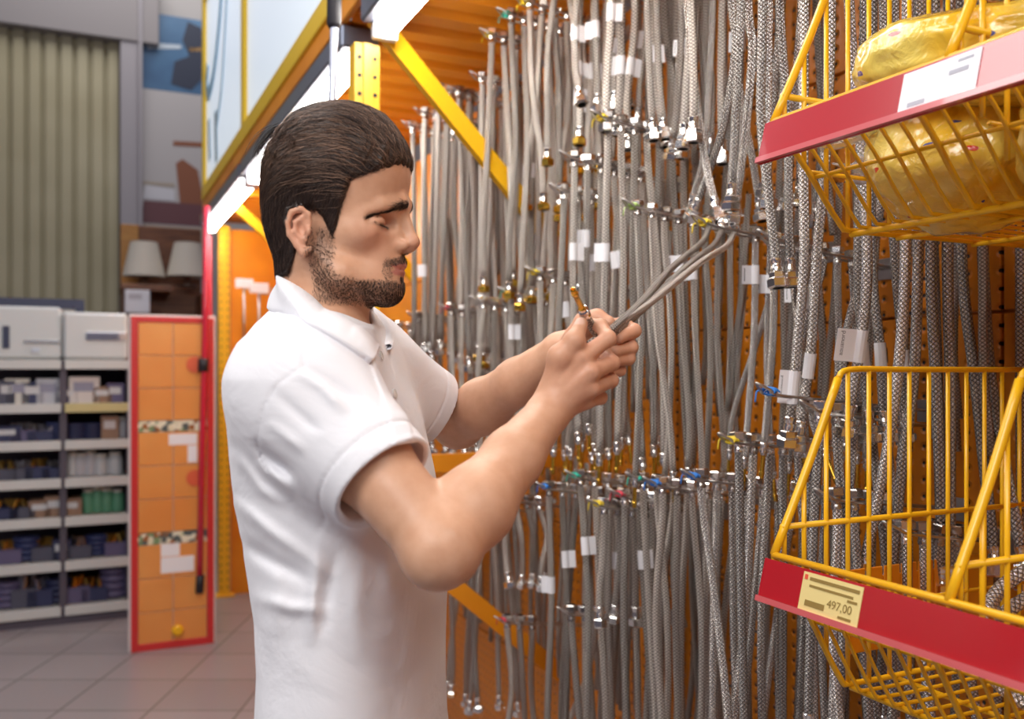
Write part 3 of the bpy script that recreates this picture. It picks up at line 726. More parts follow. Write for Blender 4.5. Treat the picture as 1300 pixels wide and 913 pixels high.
# individually placed thick hoses in front, from the prongs above the picture
EX=[ # points (px,py) from top to end, v, diameter, end, label, tag
 ([(868,-260),(873,0),(881,92),(893,190),(907,256)],1.10,.0165,'bignut','thick braided hose crossing in front at the middle, nut pointing right',None),
 ([(905,-270),(929,0),(934,60),(917,165),(886,256)],1.13,.0165,'bignut','thick braided hose curving left across its neighbour to a big nut',None),
 ([(890,-265),(905,0),(900,120),(893,200),(880,250)],1.2,.015,'bignut','thick braided hose half hidden behind the crossing pair',None),
 ([(935,-280),(950,0),(955,66),(946,170),(935,254)],1.12,.0165,'bignut','thick braided hose right of the crossing pair, hanging straight to nut',None),
 ([(975,-300),(936,0),(940,120),(955,200),(964,256)],1.2,.0155,'bignut','thick braided hose, shadowed nut right beside the straight one',None),
 ([(962,-300),(968,0),(966,150),(976,250),(985,334)],1.07,.0165,'bignut','thick braided hose below left of the upper rail corner, left nut of two',None),
 ([(980,-305),(990,0),(1000,150),(1001,250),(1003,334)],1.10,.016,'bignut','thick braided hose below left of the upper rail corner, right nut of two',None),
 ([(1010,-330),(1021,0),(1020,200),(1021,330),(1012,440),(1003,535)],1.06,.0165,'bignut','thick braided hose with big white flag tag near the blue tie',.972),
 ([(1050,-350),(1055,0),(1048,200),(1037,324),(1030,440),(1017,540)],1.09,.0165,'bignut','thick braided hose with plain white sleeve tag, right of the flag-tagged one',.925),
 ([(1065,-380),(1078,0),(1094,200),(1101,340),(1092,440),(1078,520)],1.12,.0165,'bignut','thick braided hose with printed number tag above the lower basket corner',.925),
 ([(1085,-380),(1098,0),(1092,200),(1090,350),(1096,450),(1102,528)],1.16,.0165,'bignut','thick braided hose with sleeve tag behind the numbered tag',.925),
 ([(1110,-400),(1108,0),(1105,200),(1108,351),(1117,440),(1122,528)],1.2,.0165,'bignut','thick braided hose with sleeve tag, second right of the numbered tag',.925),
 ([(1140,-420),(1136,0),(1130,200),(1138,351),(1146,440),(1149,530)],1.22,.0155,'bignut','thick braided hose with long narrow tag behind the basket wires',.93),
 ([(1160,-430),(1152,0),(1150,200),(1149,351),(1139,482),(1122,596),(1098,712)],1.14,.0165,'nut','long thick hose sweeping left inside lower basket to a bright collar',None),
 ([(1170,-440),(1168,0),(1168,200),(1165,351),(1160,482),(1145,596),(1132,730)],1.17,.0165,'nut','long thick hose sweeping left, next right of the bright-collar one',None),
 ([(1190,-450),(1186,0),(1184,200),(1182,351),(1188,482),(1193,596),(1196,725)],1.22,.0175,'nut','long thick hose straight behind the basket wires, left of a pair',None),
 ([(1210,-460),(1205,0),(1204,200),(1203,351),(1206,482),(1206,596),(1206,725)],1.24,.0175,'nut','long thick hose straight behind the basket wires, right of a pair',None),
 ([(1225,-470),(1220,0),(1220,200),(1222,351),(1238,482),(1250,596),(1262,700)],1.29,.0175,'nut','long thick hose slanting right, left one of the slanting pair',None),
 ([(1250,-480),(1246,0),(1246,200),(1249,351),(1258,482),(1277,596),(1297,700)],1.30,.0175,'nut','long thick hose slanting right, right one of the slanting pair',None),
 ([(1290,-500),(1296,0),(1295,200),(1296,355),(1296,480),(1297,596),(1299,720)],1.335,.0165,'nut','long thick hose at the right edge of the picture',None),
 ([(1122,-410),(1120,-50),(1122,60),(1120,250),(1075,420),(1070,500),(1072,560)],1.24,.016,'nut','thick hose deep behind the numbered tag, beside the pegboard',None),
 ([(1240,-470),(1182,0),(1176,120),(1183,250),(1189,420),(1196,600),(1215,720)],1.30,.016,'nut','long thick hose close to the pegboard behind the straight pair',None),
]
tops={}
for k,(pp,v,d,end,lab,tp) in enumerate(EX):
    top=pp[0]; ps=[]
    s0,_=on_v(top[0],top[1],v)
    for (x,y) in pp[1:]:
        s,h=on_v(x,y,v); ps.append(A(v,s,h))
    s1,h1=on_v(pp[1][0],pp[1][1],v)
    ps=[A(v,s1+.004,.985)]+ps
    kw={}
    if 'white flag tag' in lab: kw=dict(flag=.024,tagrot=math.pi*.98,taght=.055,texts=[('aquanord',.0095,.019,.028)])
    elif 'numbered tag' in lab and 'printed' in lab or 'printed number' in lab: kw=dict(flag=.040,tagrot=math.pi*1.02,taght=.052,texts=[('aquanord',.0105,.031,.029),('50005413',.0085,.016,.024)])
    elif tp: kw=dict(flag=.007,tagrot=.0)
    make_hose(bez(ps,30),d,end,lab,'thick braided hoses hanging from above',fine=False,tagpos=tp,**kw)
    tops[round(s1,2)]=min(v,tops.get(round(s1,2),9))
last=-9; i=0
for s1 in sorted(tops):
    if s1-last<.03: continue
    make_prong(tops[s1]-.05,s1+.004,.98,.2,.016,None,'zinc prong above the picture, %s from the right'%ORN[i],.03,'prongs above the picture'); i+=1; last=s1

# the rest of the hoses, packed against the pegboard behind the ones above (past three hundred)
def back_rows():
    VV=[];FF=[];UU=[];n=0; rg=random.Random(21)
    def one(v,s,h0,L,d):
        nonlocal n
        a=rg.gauss(0,.03); pts=bez([A(v,s,h0),A(v,s+a*.3,h0-L*.4),A(v+rg.uniform(-.01,.01),s+a*.7,h0-L*.75),A(v,s+a,h0-L)],8)
        V,Fc,uv=tube_geo(pts,d/2,7); VV.extend(V); FF.extend([tuple(i+n for i in f) for f in Fc]); UU.extend(uv); n=len(VV)
    s=.98
    while s<3.35:
        for (h0,L) in ((.97,rg.uniform(.45,.75)),(.36,rg.uniform(.42,.56)),(-.29,.62)):
            if min(abs(s-2.45),abs(s-3.72))<.05: rg.random(); continue
            if rg.random()<(.8 if s>1.5 else .62): one(rg.uniform(1.27,1.335),s+rg.uniform(-.01,.01),h0+rg.uniform(-.04,.04),L,rg.uniform(.0125,.0155))
        s+=.036
    o=link('braided_hose_rows',mesh('braided_hose_rows',VV,FF,M['braid_fine'],uv=UU,smooth=True))
    tag(o,'dense rows of braided hoses pressed against the pegboard behind the front ones','hoses',kind='stuff')
back_rows()
# ------------------------------------------------------------------ wire baskets with price rails
def basket(label,zr,up,name='wire_basket'):
    """zr: height of rail top over eye level. local x=v offset from the rail, y=s (towards the far end positive)"""
    t=thing(name,label,'basket',A(.822,.935,zr),TH)
    y1,y0=0.0,-.80; mb=MB(); Dp=.508
    Y=M['yellow']
    bf=.125; bd=-.135 if up else -.19; bz=.245     # bottom front offset, bottom depth, height of the back
    # front top wire and rail
    MB().tube([(0,y0,.0),(0,y1,.0)],.0048,8).build('top_wire',Y,t,smooth=True)
    tl=math.radians(14)
    # price rail, tilted, bottom lip towards the shopper
    sx_,cx_=math.sin(tl),math.cos(tl); H=.052
    def rp(u,w_): return (-.008-u*sx_-w_*cx_, -.004-u*cx_+w_*sx_)
    rail=MB().prism([rp(0,0),rp(0,.004),rp(H,.004),rp(H,.008),rp(H+.004,.008),rp(H+.004,-.001),rp(H,-.001)],1,y0,y1+.003).build('price_rail',M['red'],t)
    MB().prism([rp(H-.003,.0045),rp(H-.003,.0085),rp(H+.0045,.0085),rp(H+.0045,.0045)],1,y0,y1+.003).build('rail_lip',M['red_lip'],rail)
    # the price card in the rail
    def card(a,b_,m_,prints):
        MB().prism([rp(.003,.0042),rp(.003,.0052),rp(H-.002,.0052),rp(H-.002,.0042)],1,a,b_).build('price_card',m_,rail)
        for (ya,yb,ua,ub,pm,body) in prints:
            if body is None: MB().prism([rp(ua,.0053),rp(ua,.0057),rp(ub,.0057),rp(ub,.0053)],1,ya,yb).build('card_print',pm,rail)
            else:
                # text in the plane of the rail
                p=rp((ua+ub)/2,.0058); ex=Vector((0,-1,0)); ez=Vector((-cx_,0,sx_)); ey=Vector((sx_,0,cx_))
                m4=Matrix((ex,ey,ez)).transposed().to_4x4(); m4.translation=Vector((p[0],(ya+yb)/2,p[1]))
                text('card_print',body,(ub-ua)*1.3,pm,rail,mw=m4,extrude=.00005)
    if up:
        a,b_=-.318,-.223
        card(a,b_,M['price_w'],[(a+.012,a+.035,.018,.023,M['ink_g'],None),(a+.008,a+.026,.008,.011,M['ink_g'],None),(b_-.034,b_-.012,.040,.045,M['ink_g'],None)])
    else:
        a,b_=-.166,-.071
        card(a,b_,M['price'],[(b_-.003,b_-.008,.006,.012,M['ink_r'],None),(a+.004,b_-.012,.008,.012,M['ink_b'],None),(a+.012,b_-.013,.017,.020,M['ink_b'],None),(a+.005,a+.020,.022,.025,M['ink_b'],None),
             (b_-.042,b_-.010,.036,.043,M['ink_b'],None),(a+.012,a+.048,.028,.039,M['ink_b'],'497,00'),(a+.010,a+.030,.043,.046,M['ink_b'],None)])
    # front wires going down and back, then the floor
    n=28
    for i in range(n+1):
        y=y1-(y1-y0)*i/n
        r=.004 if i%7==0 else .0026
        w_=MB().tube(bez([(0,y,-.002),(bf*.45,y,bd*.42),(bf*.92,y,bd*.93),(bf+.02,y,bd),(Dp*.6,y,bd),(Dp-.01,y,bd)],16),r,6)
        w_.build('basket_wire',Y,t,smooth=True)
    for (xx,zz_,r) in ((bf+.012,bd-.005,.0045),(bf+.10,bd-.005,.0035),(Dp*.75,bd-.005,.0035),(Dp-.012,bd,.004),(bf*.55,bd*.5,.003)):
        MB().tube([(xx,y0,zz_),(xx,y1,zz_)],r,8).build('long_wire',Y,t,smooth=True)
    # side panels and divider: sloping front edge, vertical wires, mid wires
    for k,ys in enumerate((y1,y1-.268,y1-.536,y0)):
        pts=[(0,ys,0),(bf*.5,ys,bz*.5),(bf-.012,ys,bz-.012),(bf+.01,ys,bz),(Dp*.5,ys,bz),(Dp-.004,ys,bz)]
        fr=MB().tube(bez(pts[:3],8),.0056,8).tube(bez(pts[2:],10),.0042,8).build('side_frame',Y,t,smooth=True)
        MB().tube([(0.013,ys,.036),(Dp,ys,.036)],.0042,6).tube([(bf*.5,ys,bd*.45),(Dp,ys,bd*.45)],.003,6).build('cross_wire',Y,t,smooth=True)
        mb=MB(); x=.052 if True else 0; 
        while x<Dp-.01:
            ztop=min(bz,bz*x/bf); zb=-.0 if x<.03 else max(bd,bd*x/bf)
            mb.tube([(x,ys,zb),(x,ys,ztop)],.0033,6); x+=.0395
        mb.tube([(.018,ys,-.01),(.018,ys,.036)],.0033,6)
        mb.build('side_wires',Y,t,smooth=True)
    return t
lowb=basket('yellow wire basket with red price rail and yellow price card, lower right',-.243,False)
upb=basket('yellow wire basket with pinkish red rail and white card, holding yellow bags',.329,True)
# slotted orange plate at the foot of the lower basket's far side
t=thing('slotted_plate','orange slotted steel plate below hose ends inside the lower basket','plate',A(1.02,1.0,-.42),TH)
x=0
while x<.28:
    MB().box((x+.002,0,0),(x+.034,.003,.125),bev=.001).build('slat',M['orange'],t); x+=.036
MB().box((0,.003,0),(.29,.006,.11)).build('backing_strip',M['orange'],t)

# yellow poly bags in the upper basket
def noise3(P,seed=0,fr=1.0):
    r=np.random.RandomState(seed); out=np.zeros(len(P))
    for i in range(14):
        k=r.normal(size=3); k/=np.linalg.norm(k); f=fr*r.uniform(.6,2.6); out+=np.sin(P@k*f+r.uniform(0,6.28))/ (1+f/fr*.6)
    return out/5
bagm=mat('yellow_poly_bag',(.85,.5,.03),.18,trans=.12,coat=.7)
ns,lk,b=nodes(bagm)
tcb=N(bagm,'ShaderNodeTexCoord'); no=N(bagm,'ShaderNodeTexNoise'); no.inputs['Scale'].default_value=9; no.inputs['Detail'].default_value=3
lk.new(tcb.outputs['Object'],no.inputs['Vector']); cr=N(bagm,'ShaderNodeValToRGB')
cr.color_ramp.elements[0].position=.38; cr.color_ramp.elements[1].position=.62; cr.color_ramp.elements[0].color=(.95,.54,.015,1); cr.color_ramp.elements[1].color=(.98,.76,.16,1)
lk.new(no.outputs['Fac'],cr.inputs[0])
# printed marks: small red and blue patches
vo=N(bagm,'ShaderNodeTexVoronoi'); vo.inputs['Scale'].default_value=24; vo.inputs['Randomness'].default_value=.8; mpn=N(bagm,'ShaderNodeMapping'); mpn.inputs['Scale'].default_value=(1.0,.55,1.6); mpn.inputs['Rotation'].default_value=(.3,.4,.5)
lk.new(tcb.outputs['Object'],mpn.inputs[0]); lk.new(mpn.outputs[0],vo.inputs['Vector'])
m1=math_(bagm,'LESS_THAN',vo.outputs['Distance'],.13)
spc=N(bagm,'ShaderNodeSeparateColor'); lk.new(vo.outputs['Color'],spc.inputs[0])
c2=N(bagm,'ShaderNodeValToRGB'); c2.color_ramp.interpolation='CONSTANT'; c2.color_ramp.elements[0].color=(.75,.06,.03,1); c2.color_ramp.elements[1].position=.55; c2.color_ramp.elements[1].color=(.05,.06,.3,1)
lk.new(spc.outputs[0],c2.inputs[0]); msel=math_(bagm,'MULTIPLY',m1,math_(bagm,'GREATER_THAN',spc.outputs[1],.35))
mx=N(bagm,'ShaderNodeMix',data_type='RGBA'); lk.new(msel,mx.inputs[0]); lk.new(cr.outputs[0],mx.inputs[6]); lk.new(c2.outputs[0],mx.inputs[7]); lk.new(mx.outputs[2],b.inputs['Base Color'])
no2=N(bagm,'ShaderNodeTexNoise'); no2.inputs['Scale'].default_value=26; no2.inputs['Detail'].default_value=4; no2.inputs['Distortion'].default_value=1.5
lk.new(tcb.outputs['Object'],no2.inputs['Vector']); bu=N(bagm,'ShaderNodeBump'); bu.inputs['Strength'].default_value=.6; bu.inputs['Distance'].default_value=.01
lk.new(no2.outputs['Fac'],bu.inputs['Height']); lk.new(bu.outputs[0],b.inputs['Normal'])
clr=mat('clear_film',(.95,.9,.85),.12,trans=.75,coat=.5); noise_bump(clr,40,.7,.01,4)
def bag(label,c,rad,rot,seed,tail=None):
    import bmesh
    bm=bmesh.new(); bmesh.ops.create_icosphere(bm,subdivisions=5,radius=1.0)
    P=np.array([v.co[:] for v in bm.verts])
    Q=np.sign(P)*np.abs(P)**.8
    n1=noise3(P*1.0,seed,3.0)*.11; n2=-np.abs(noise3(P,seed+1,9.0))*.10; n3=noise3(P,seed+3,22.)*.018
    Q=Q*(1+n1+n2+n3)[:,None]*np.array(rad)
    for v,q in zip(bm.verts,Q): v.co=q
    me=bpy.data.meshes.new('bag_body'); bm.to_mesh(me); bm.free(); me.materials.append(bagm); me.polygons.foreach_set('use_smooth',[True]*len(me.polygons))
    t=thing('plastic_bag',label,'bag',c,TH,'yellow plastic bags in the upper basket')
    link('bag_body',me,t,rot=rot)
    if tail is not None:
        d=np.array(tail); mb=MB(); nseg=8; nr=28; V=[]
        for i in range(nseg):
            f=i/(nseg-1); ctr=d*(.72+.6*f)
            w_=np.linalg.norm(d)*(.22+.30*f*f)
            up=np.array([0,0,1.]); sd=np.cross(d,up); sd/=np.linalg.norm(sd); u2=np.cross(sd,d); u2/=np.linalg.norm(u2)
            for k in range(nr):
                a=2*math.pi*k/nr; rr_=1+.28*math.sin(5*a+seed+2*f)*(.3+f)
                V.append(ctr+w_*(sd*math.cos(a)*rr_+u2*math.sin(a)*rr_*(.75-.45*f))+d*.08*math.sin(4*a+seed)*f)
        Fc=[(j*nr+k,j*nr+(k+1)%nr,(j+1)*nr+(k+1)%nr,(j+1)*nr+k) for j in range(nseg-1) for k in range(nr)]
        mb.add(V,Fc); mb.build('film_gather',clr,t,smooth=True)
    return t
def BP(px,py,v): s,h=on_v(px,py,v); return A(v,s,h)
bag('bulging yellow plastic bag low in the basket, left end of the pile',A(1.03,.825,.272),(.106,.105,.086),(.05,.35,.1),3,tail=(-.02,.10,.01))
bag('big yellow plastic bag low in the basket, right of the leftmost bag',A(1.06,.585,.26),(.15,.125,.098),(.05,-.1,.1),8)
bag('yellow plastic bag lying on top, arching over the red rail',A(.965,.74,.372),(.10,.15,.055),(.15,.0,.15),15,tail=(-.02,.15,-.03))
bag('yellow plastic bag at the upper right corner, nearest the camera',A(.97,.50,.43),(.12,.14,.075),(-.1,.1,.3),21,tail=(-.03,.15,.03))
bag('yellow plastic bag behind the arching one, at top of the picture',A(1.18,.70,.52),(.09,.12,.055),(.1,.2,.1),27,tail=(-.0,.12,.0))
bag('yellow plastic bag low at the right edge of the upper basket',A(1.06,.35,.26),(.15,.12,.098),(.1,.05,.2),33)

# coiled hose lying in the lower basket
t=thing('coiled_hose','thick braided hose coiled in the bottom of the lower basket','hose',A(1.10,.66,-.42),TH)
a=np.linspace(.3,2*math.pi*1.8,70); pts=[(.125*math.cos(q)*(1-.01*q),.15*math.sin(q),.018+(.125*math.cos(q)+.125)*.55+.006*q) for q in a]
V,Fc,uv=tube_geo(pts,.0095,12); link('braided_tube',mesh('braided_tube',V,Fc,M['braid'],uv=uv,smooth=True),t)
P_=np.array(pts); dd=P_[-1]-P_[-2]; dd/=np.linalg.norm(dd)
put('crimp_collar',collar(.019,M['chrome']),t,orient(P_[-1]-dd*.008,dd)); put('hex_nut',hexm(.019,M['chrome'],chunk=1.1),t,orient(P_[-1]+dd*.02,dd))
dd=P_[0]-P_[1]; dd/=np.linalg.norm(dd)
put('crimp_collar',collar(.019,M['chrome']),t,orient(P_[0]-dd*.008,dd)); put('hex_nut',hexm(.019,M['chrome'],chunk=1.1),t,orient(P_[0]+dd*.02,dd))
# ------------------------------------------------------------------ implicit surfaces
class SDF:
    """ordered list of blended shapes; every shape: (kind, function, k, centre, radius)"""
    def __init__(s): s.ops=[]
    def add(s,kind,f,k,c,rad): s.ops.append((kind,f,k,np.asarray(c,float),rad)); return s
    def cone(s,a,b,ra,rb,k=.01,kind='u',sq=None,X=None):
        a=np.asarray(a,float); b=np.asarray(b,float)
        ba=b-a; L=ba.dot(ba)+1e-12
        def f(P):
            if X is not None: P=X(P)
            pa=P-a; t=np.clip(pa@ba/L,0,1); d=pa-t[:,None]*ba
            if sq is not None: d=d*sq
            return np.sqrt((d*d).sum(1))-(ra+(rb-ra)*t)
        c=(a+b)/2; 
        if X is not None: c=X.inv(c[None])[0]
        return s.add(kind,f,k,c,math.sqrt(L)/2+max(ra,rb)*1.4)
    def ell(s,c,r,k=.01,kind='u',Rm=None,X=None):
        c=np.asarray(c,float); r=np.asarray(r,float)
        def f(P):
            if X is not None: P=X(P)
            p=P-c
            if Rm is not None: p=p@Rm
            k0=np.sqrt(((p/r)**2).sum(1)); k1=np.sqrt(((p/(r*r))**2).sum(1))+1e-9
            return k0*(k0-1)/k1
        c2=c if X is None else X.inv(c[None])[0]
        return s.add(kind,f,k,c2,r.max())
    def chain(s,pts,rs,k=.004,kind='u',**kw):
        for i in range(len(pts)-1): s.cone(pts[i],pts[i+1],rs[i],rs[i+1],k,kind,**kw)
        return s
    def __call__(s,P,lo=None,hi=None):
        d=np.full(len(P),.06)
        for kind,f,k,c,rad in s.ops:
            if lo is not None and rad is not None:
                q=np.maximum(np.maximum(lo-c,c-hi),0); 
                if math.sqrt((q*q).sum())-rad>.03+k: continue
            g=f(P)
            if kind=='u':
                h=np.maximum(k-np.abs(d-g),0)/k if k>0 else 0; d=np.minimum(d,g)-h*h*k/4
            elif kind=='s':
                g=-g; h=np.maximum(k-np.abs(d-g),0)/k if k>0 else 0; d=np.maximum(d,g)+h*h*k/4
            elif kind=='i':
                h=np.maximum(k-np.abs(d-g),0)/k if k>0 else 0; d=np.maximum(d,g)+h*h*k/4
            elif kind=='disp': d=d+g
        return d

def polygonise(f,lo,hi,h,B=12):
    lo=np.asarray(lo,float); hi=np.asarray(hi,float)
    nb=np.ceil((hi-lo)/(h*B)).astype(int)
    I=np.stack(np.meshgrid(*[np.arange(n) for n in nb],indexing='ij'),-1).reshape(-1,3)
    C=lo+(I+.5)*B*h
    # keep the blocks near the surface
    half=B*h*.5*1.7321
    d=np.empty(len(C)); 
    # coarse evaluation in slabs, so that culling stays valid
    key=(I//4); order=np.lexsort(key.T); ks=key[order]; cut=np.flatnonzero(np.any(np.diff(ks,axis=0)!=0,axis=1))+1
    for idx in np.split(order,cut):
        c=C[idx]; d[idx]=f(c,c.min(0)-half-.03,c.max(0)+half+.03)
    keep=I[np.abs(d)<half*1.35+.004]
    G=np.stack(np.meshgrid(*[np.arange(B+1)]*3,indexing='ij'),-1).reshape(-1,3)
    verts=[];cells=[];edges=[]
    N1=B+1; S=1<<20
    def cid(c): return (c[...,0].astype(np.int64)*S+c[...,1])*S+c[...,2]
    for b in keep:
        base=b*B; P=lo+(base+G)*h
        v=f(P,P[0],P[-1]); V3=v.reshape(N1,N1,N1); sg=V3<0
        if sg.all() or (~sg).all(): continue
        acc=np.zeros((B,B,B,3)); cnt=np.zeros((B,B,B))
        for ax in range(3):
            sl0=[slice(None)]*3; sl1=[slice(None)]*3; sl0[ax]=slice(0,B); sl1[ax]=slice(1,B+1)
            a=V3[tuple(sl0)]; c=V3[tuple(sl1)]; cr_=(sg[tuple(sl0)]!=sg[tuple(sl1)])
            t=np.where(cr_,a/(a-c+1e-20),0)
            o=[x for x in range(3) if x!=ax]
            for i in (0,1):
                for j in (0,1):
                    s2=[slice(None)]*3; s2[o[0]]=slice(i,i+B); s2[o[1]]=slice(j,j+B); s2=tuple(s2)
                    m_=cr_[s2]; cnt+=m_; acc[...,ax]+=np.where(m_,t[s2],0); acc[...,o[0]]+=m_*i; acc[...,o[1]]+=m_*j
            # edges owned by this block
            s3=tuple([slice(0,B)]*3); e=np.argwhere(cr_[s3])
            if len(e): edges.append(np.column_stack([base+e,np.full(len(e),ax),sg[s3][tuple(e.T)]]))
        w=np.argwhere(cnt>0)
        pos=acc[tuple(w.T)]/cnt[tuple(w.T)][:,None]
        verts.append(lo+(base+w+pos)*h); cells.append(base+w)
    V=np.concatenate(verts); Cc=cid(np.concatenate(cells)); o=np.argsort(Cc); Cc=Cc[o]; V=V[o]
    E=np.concatenate(edges).astype(np.int64); quads=[]
    for ax in range(3):
        e=E[E[:,3]==ax]; 
        if not len(e): continue
        u,w=(ax+1)%3,(ax+2)%3
        q=[]
        for du,dw in ((0,0),(-1,0),(-1,-1),(0,-1)):
            c=e[:,:3].copy(); c[:,u]+=du; c[:,w]+=dw; k=cid(c); i=np.searchsorted(Cc,k); i=np.minimum(i,len(Cc)-1); ok=Cc[i]==k; q.append(np.where(ok,i,-1))
        q=np.stack(q,1); good_=(q>=0).all(1); q=q[good_]; ins=e[good_][:,4]==1
        q[~ins]=q[~ins][:,::-1]; quads.append(q)
    return V,np.concatenate(quads)
def fast_mesh(name,V,Q,mats,smooth=True):
    me=bpy.data.meshes.new(name); me.vertices.add(len(V)); me.vertices.foreach_set('co',np.asarray(V,np.float32).ravel())
    me.loops.add(len(Q)*4); me.loops.foreach_set('vertex_index',np.asarray(Q,np.int32).ravel())
    me.polygons.add(len(Q)); me.polygons.foreach_set('loop_start',np.arange(0,len(Q)*4,4,dtype=np.int32)); me.polygons.foreach_set('loop_total',np.full(len(Q),4,np.int32))
    me.polygons.foreach_set('use_smooth',np.ones(len(Q),bool)); 
    for m_ in (mats if isinstance(mats,list) else [mats]): me.materials.append(m_)
    me.update(calc_edges=True); me.validate(); return me
def vcol(me,cols,name='tone'):
    a=me.color_attributes.new(name,'FLOAT_COLOR','POINT'); c=np.ones((len(cols),4),np.float32); c[:,:cols.shape[1]]=cols; a.data.foreach_set('color',c.ravel())
def smoothstep(a,b,x): t=np.clip((x-a)/(b-a),0,1); return t*t*(3-2*t)

# ------------------------------------------------------------------ the man
HZ=1.10
HC=W(430,270,HZ)          # middle of the head
class Rot:
    def __init__(s,c,yaw,pitch=0):
        s.c=np.asarray(c,float); cy,sy=math.cos(yaw),math.sin(yaw)
        s.R=np.array([[cy,-sy,0],[sy,cy,0],[0,0,1.]])
    def __call__(s,P): return (P-s.c)@s.R       # world -> head
    def inv(s,Q): return Q@s.R.T+s.c
HX=Rot(HC,math.radians(-8))
mm=lambda *a: np.array(a)/1000.
b=SDF()
def both(fn):
    for sy in (-1,1): fn(sy)
# head, millimetres: x forward, y to the far side, z up
e=lambda c,r,k=10,kind='u',**kw: b.ell(mm(*c),mm(*r),k/1000.,kind,X=HX,**kw)
cn=lambda a,c,ra,rc,k=6,kind='u',**kw: b.cone(mm(*a),mm(*c),ra/1000.,rc/1000.,k/1000.,kind,X=HX,**kw)
e((-1,0,32),(81,72,78))
e((22,0,-24),(57,54,62),25)
e((30,0,48),(54,58,44),25)
both(lambda s:cn((-14,s*50,-58),(18,s*46,-80),15,15,22))
both(lambda s:cn((18,s*46,-80),(58,s*16,-97),14,14,20))
e((61,0,-95),(17,20,16),12)
e((40,0,-80),(34,36,26),22)
e((52,0,-60),(27,29,28),14)
both(lambda s:cn((80,s*9,8),(61,s*33,-1),9,8.5,10))
both(lambda s:cn((60,s*33,-1),(44,s*46,-11),8,6,10))
both(lambda s:e((70,s*31,-18),(15,18,11),8,'s'))
both(lambda s:e((60,s*47,-19),(12,10,7),8,'s'))
both(lambda s:e((53.5,s*30.5,-19),(13,16,12.5),4))
both(lambda s:b.chain([mm(60,s*19.5,-15.5),mm(65.5,s*27,-11),mm(64,s*37,-11),mm(55,s*46,-17.5)],np.array([1.0,1.3,1.3,1.0])/1000.,.0025,'s',X=HX))
both(lambda s:b.chain([mm(62,s*19,-18),mm(66,s*26,-21.5),mm(64.5,s*36,-22.5),mm(56,s*45,-20)],np.array([.9,1.2,1.2,.9])/1000.,.0018,'s',X=HX))
both(lambda s:cn((63,s*24,-31),(56,s*42,-31),2.5,2.5,6))
cn((80,0,0),(91.5,0,-34),6,6.5,9)
e((92,0,-38),(9,9.5,8.5),5)
both(lambda s:cn((76,s*8,-32),(72,s*14,-42),6,6,8))
both(lambda s:e((80,s*12,-43),(10,6.5,7),6))
cn((84,0,-48),(90,0,-46),4.5,4.5,4)
both(lambda s:e((84,s*6,-51.5),(4.5,2.5,2.5),2,'s'))
both(lambda s:e((34,s*45,-32),(20,13,13),18))
e((74,0,-61),(9.5,16,5.5),5)
e((73,0,-66.2),(11,20,3.6),2.5)
e((70.5,0,-74.2),(11.5,18,4.6),2.5)
both(lambda s:cn((86,0,-70),(62,s*25,-73),.9,1.2,1.8,'s'))
e((88,0,-83),(9,16,4.5),6,'s')
# neck
b.cone(mm(-9,0,-35),mm(-42,0,-200),.049,.058,.022,X=HX)
both(lambda s:cn((-32,s*42,-62),(0,s*16,-172),9,8,14))
cn((22,0,-118),(18,0,-135),11,10,14)
# ears
for s_ in (-1,1):
    yy=s_*74; fl_=s_*5
    base_x=-2 if s_<0 else -8
    q=lambda x,y,z: mm(x+base_x+2,yy+s_*y,z)
    b.ell(q(-21,1,-32),mm(12.5,4.5,22),.004,X=HX,Rm=np.array(Matrix.Rotation(s_*.32,3,'Z')@Matrix.Rotation(-.18,3,'Y')))
    b.chain([q(-8,1,-26),q(-9,3,-15),q(-17,6,-9),q(-27,9,-13),q(-32,10,-25),q(-30,8,-38),q(-22,5,-50),q(-15,3,-58),q(-8,0,-54)],np.array([2.5,3,3.3,3.4,3.3,3.2,3.6,5.2,4])/1000.,.0025,X=HX)
    b.ell(q(-16,9,-32),mm(7,6,10),.003,'s',X=HX)
    b.chain([q(-15,5,-18),q(-23,6.5,-24),q(-24,6.5,-34),q(-17,5,-44)],np.array([2.2,2.4,2.4,2.2])/1000.,.003,X=HX)
    b.ell(q(-8,4,-34),mm(3.5,3.2,5),.003,X=HX)
# torso (hidden by the shirt) and shoulders
SR=W(386,490,.975); SL=W(455,458,1.27)
ER=W(560,696,.875); WR=W(697,523,1.045)
EL=W(582,538,1.40); WL=W(712,446,1.2)
tz=[]  # torso rows: py, left, right, half width
ROWS=[(372,395,440,.060),(395,352,470,.075),(415,326,490,.115),(440,305,506,.160),(480,292,520,.190),(540,288,538,.198),(600,294,551,.192),(640,301,558,.186),(700,312,565,.180),(760,322,568,.178),(822,325,566,.180),(880,322,566,.185),(930,318,568,.19)]
TZ=1.13; YAW=math.radians(-8)
rz=np.array([CAMZ-(r[0]-HY)/F*TZ for r in ROWS]); rl=np.array([(r[1]-CX)/F*TZ for r in ROWS]); rr_=np.array([(r[2]-CX)/F*TZ for r in ROWS]); rb=np.array([r[3] for r in ROWS])
tt_=np.linspace(0,2*math.pi,240); pw=2/2.3
sqx=np.sign(np.cos(tt_))*np.abs(np.cos(tt_))**pw; sqy=np.sign(np.sin(tt_))*np.abs(np.sin(tt_))**pw
rc=(rl+rr_)/2; ra=(rr_-rl)/2
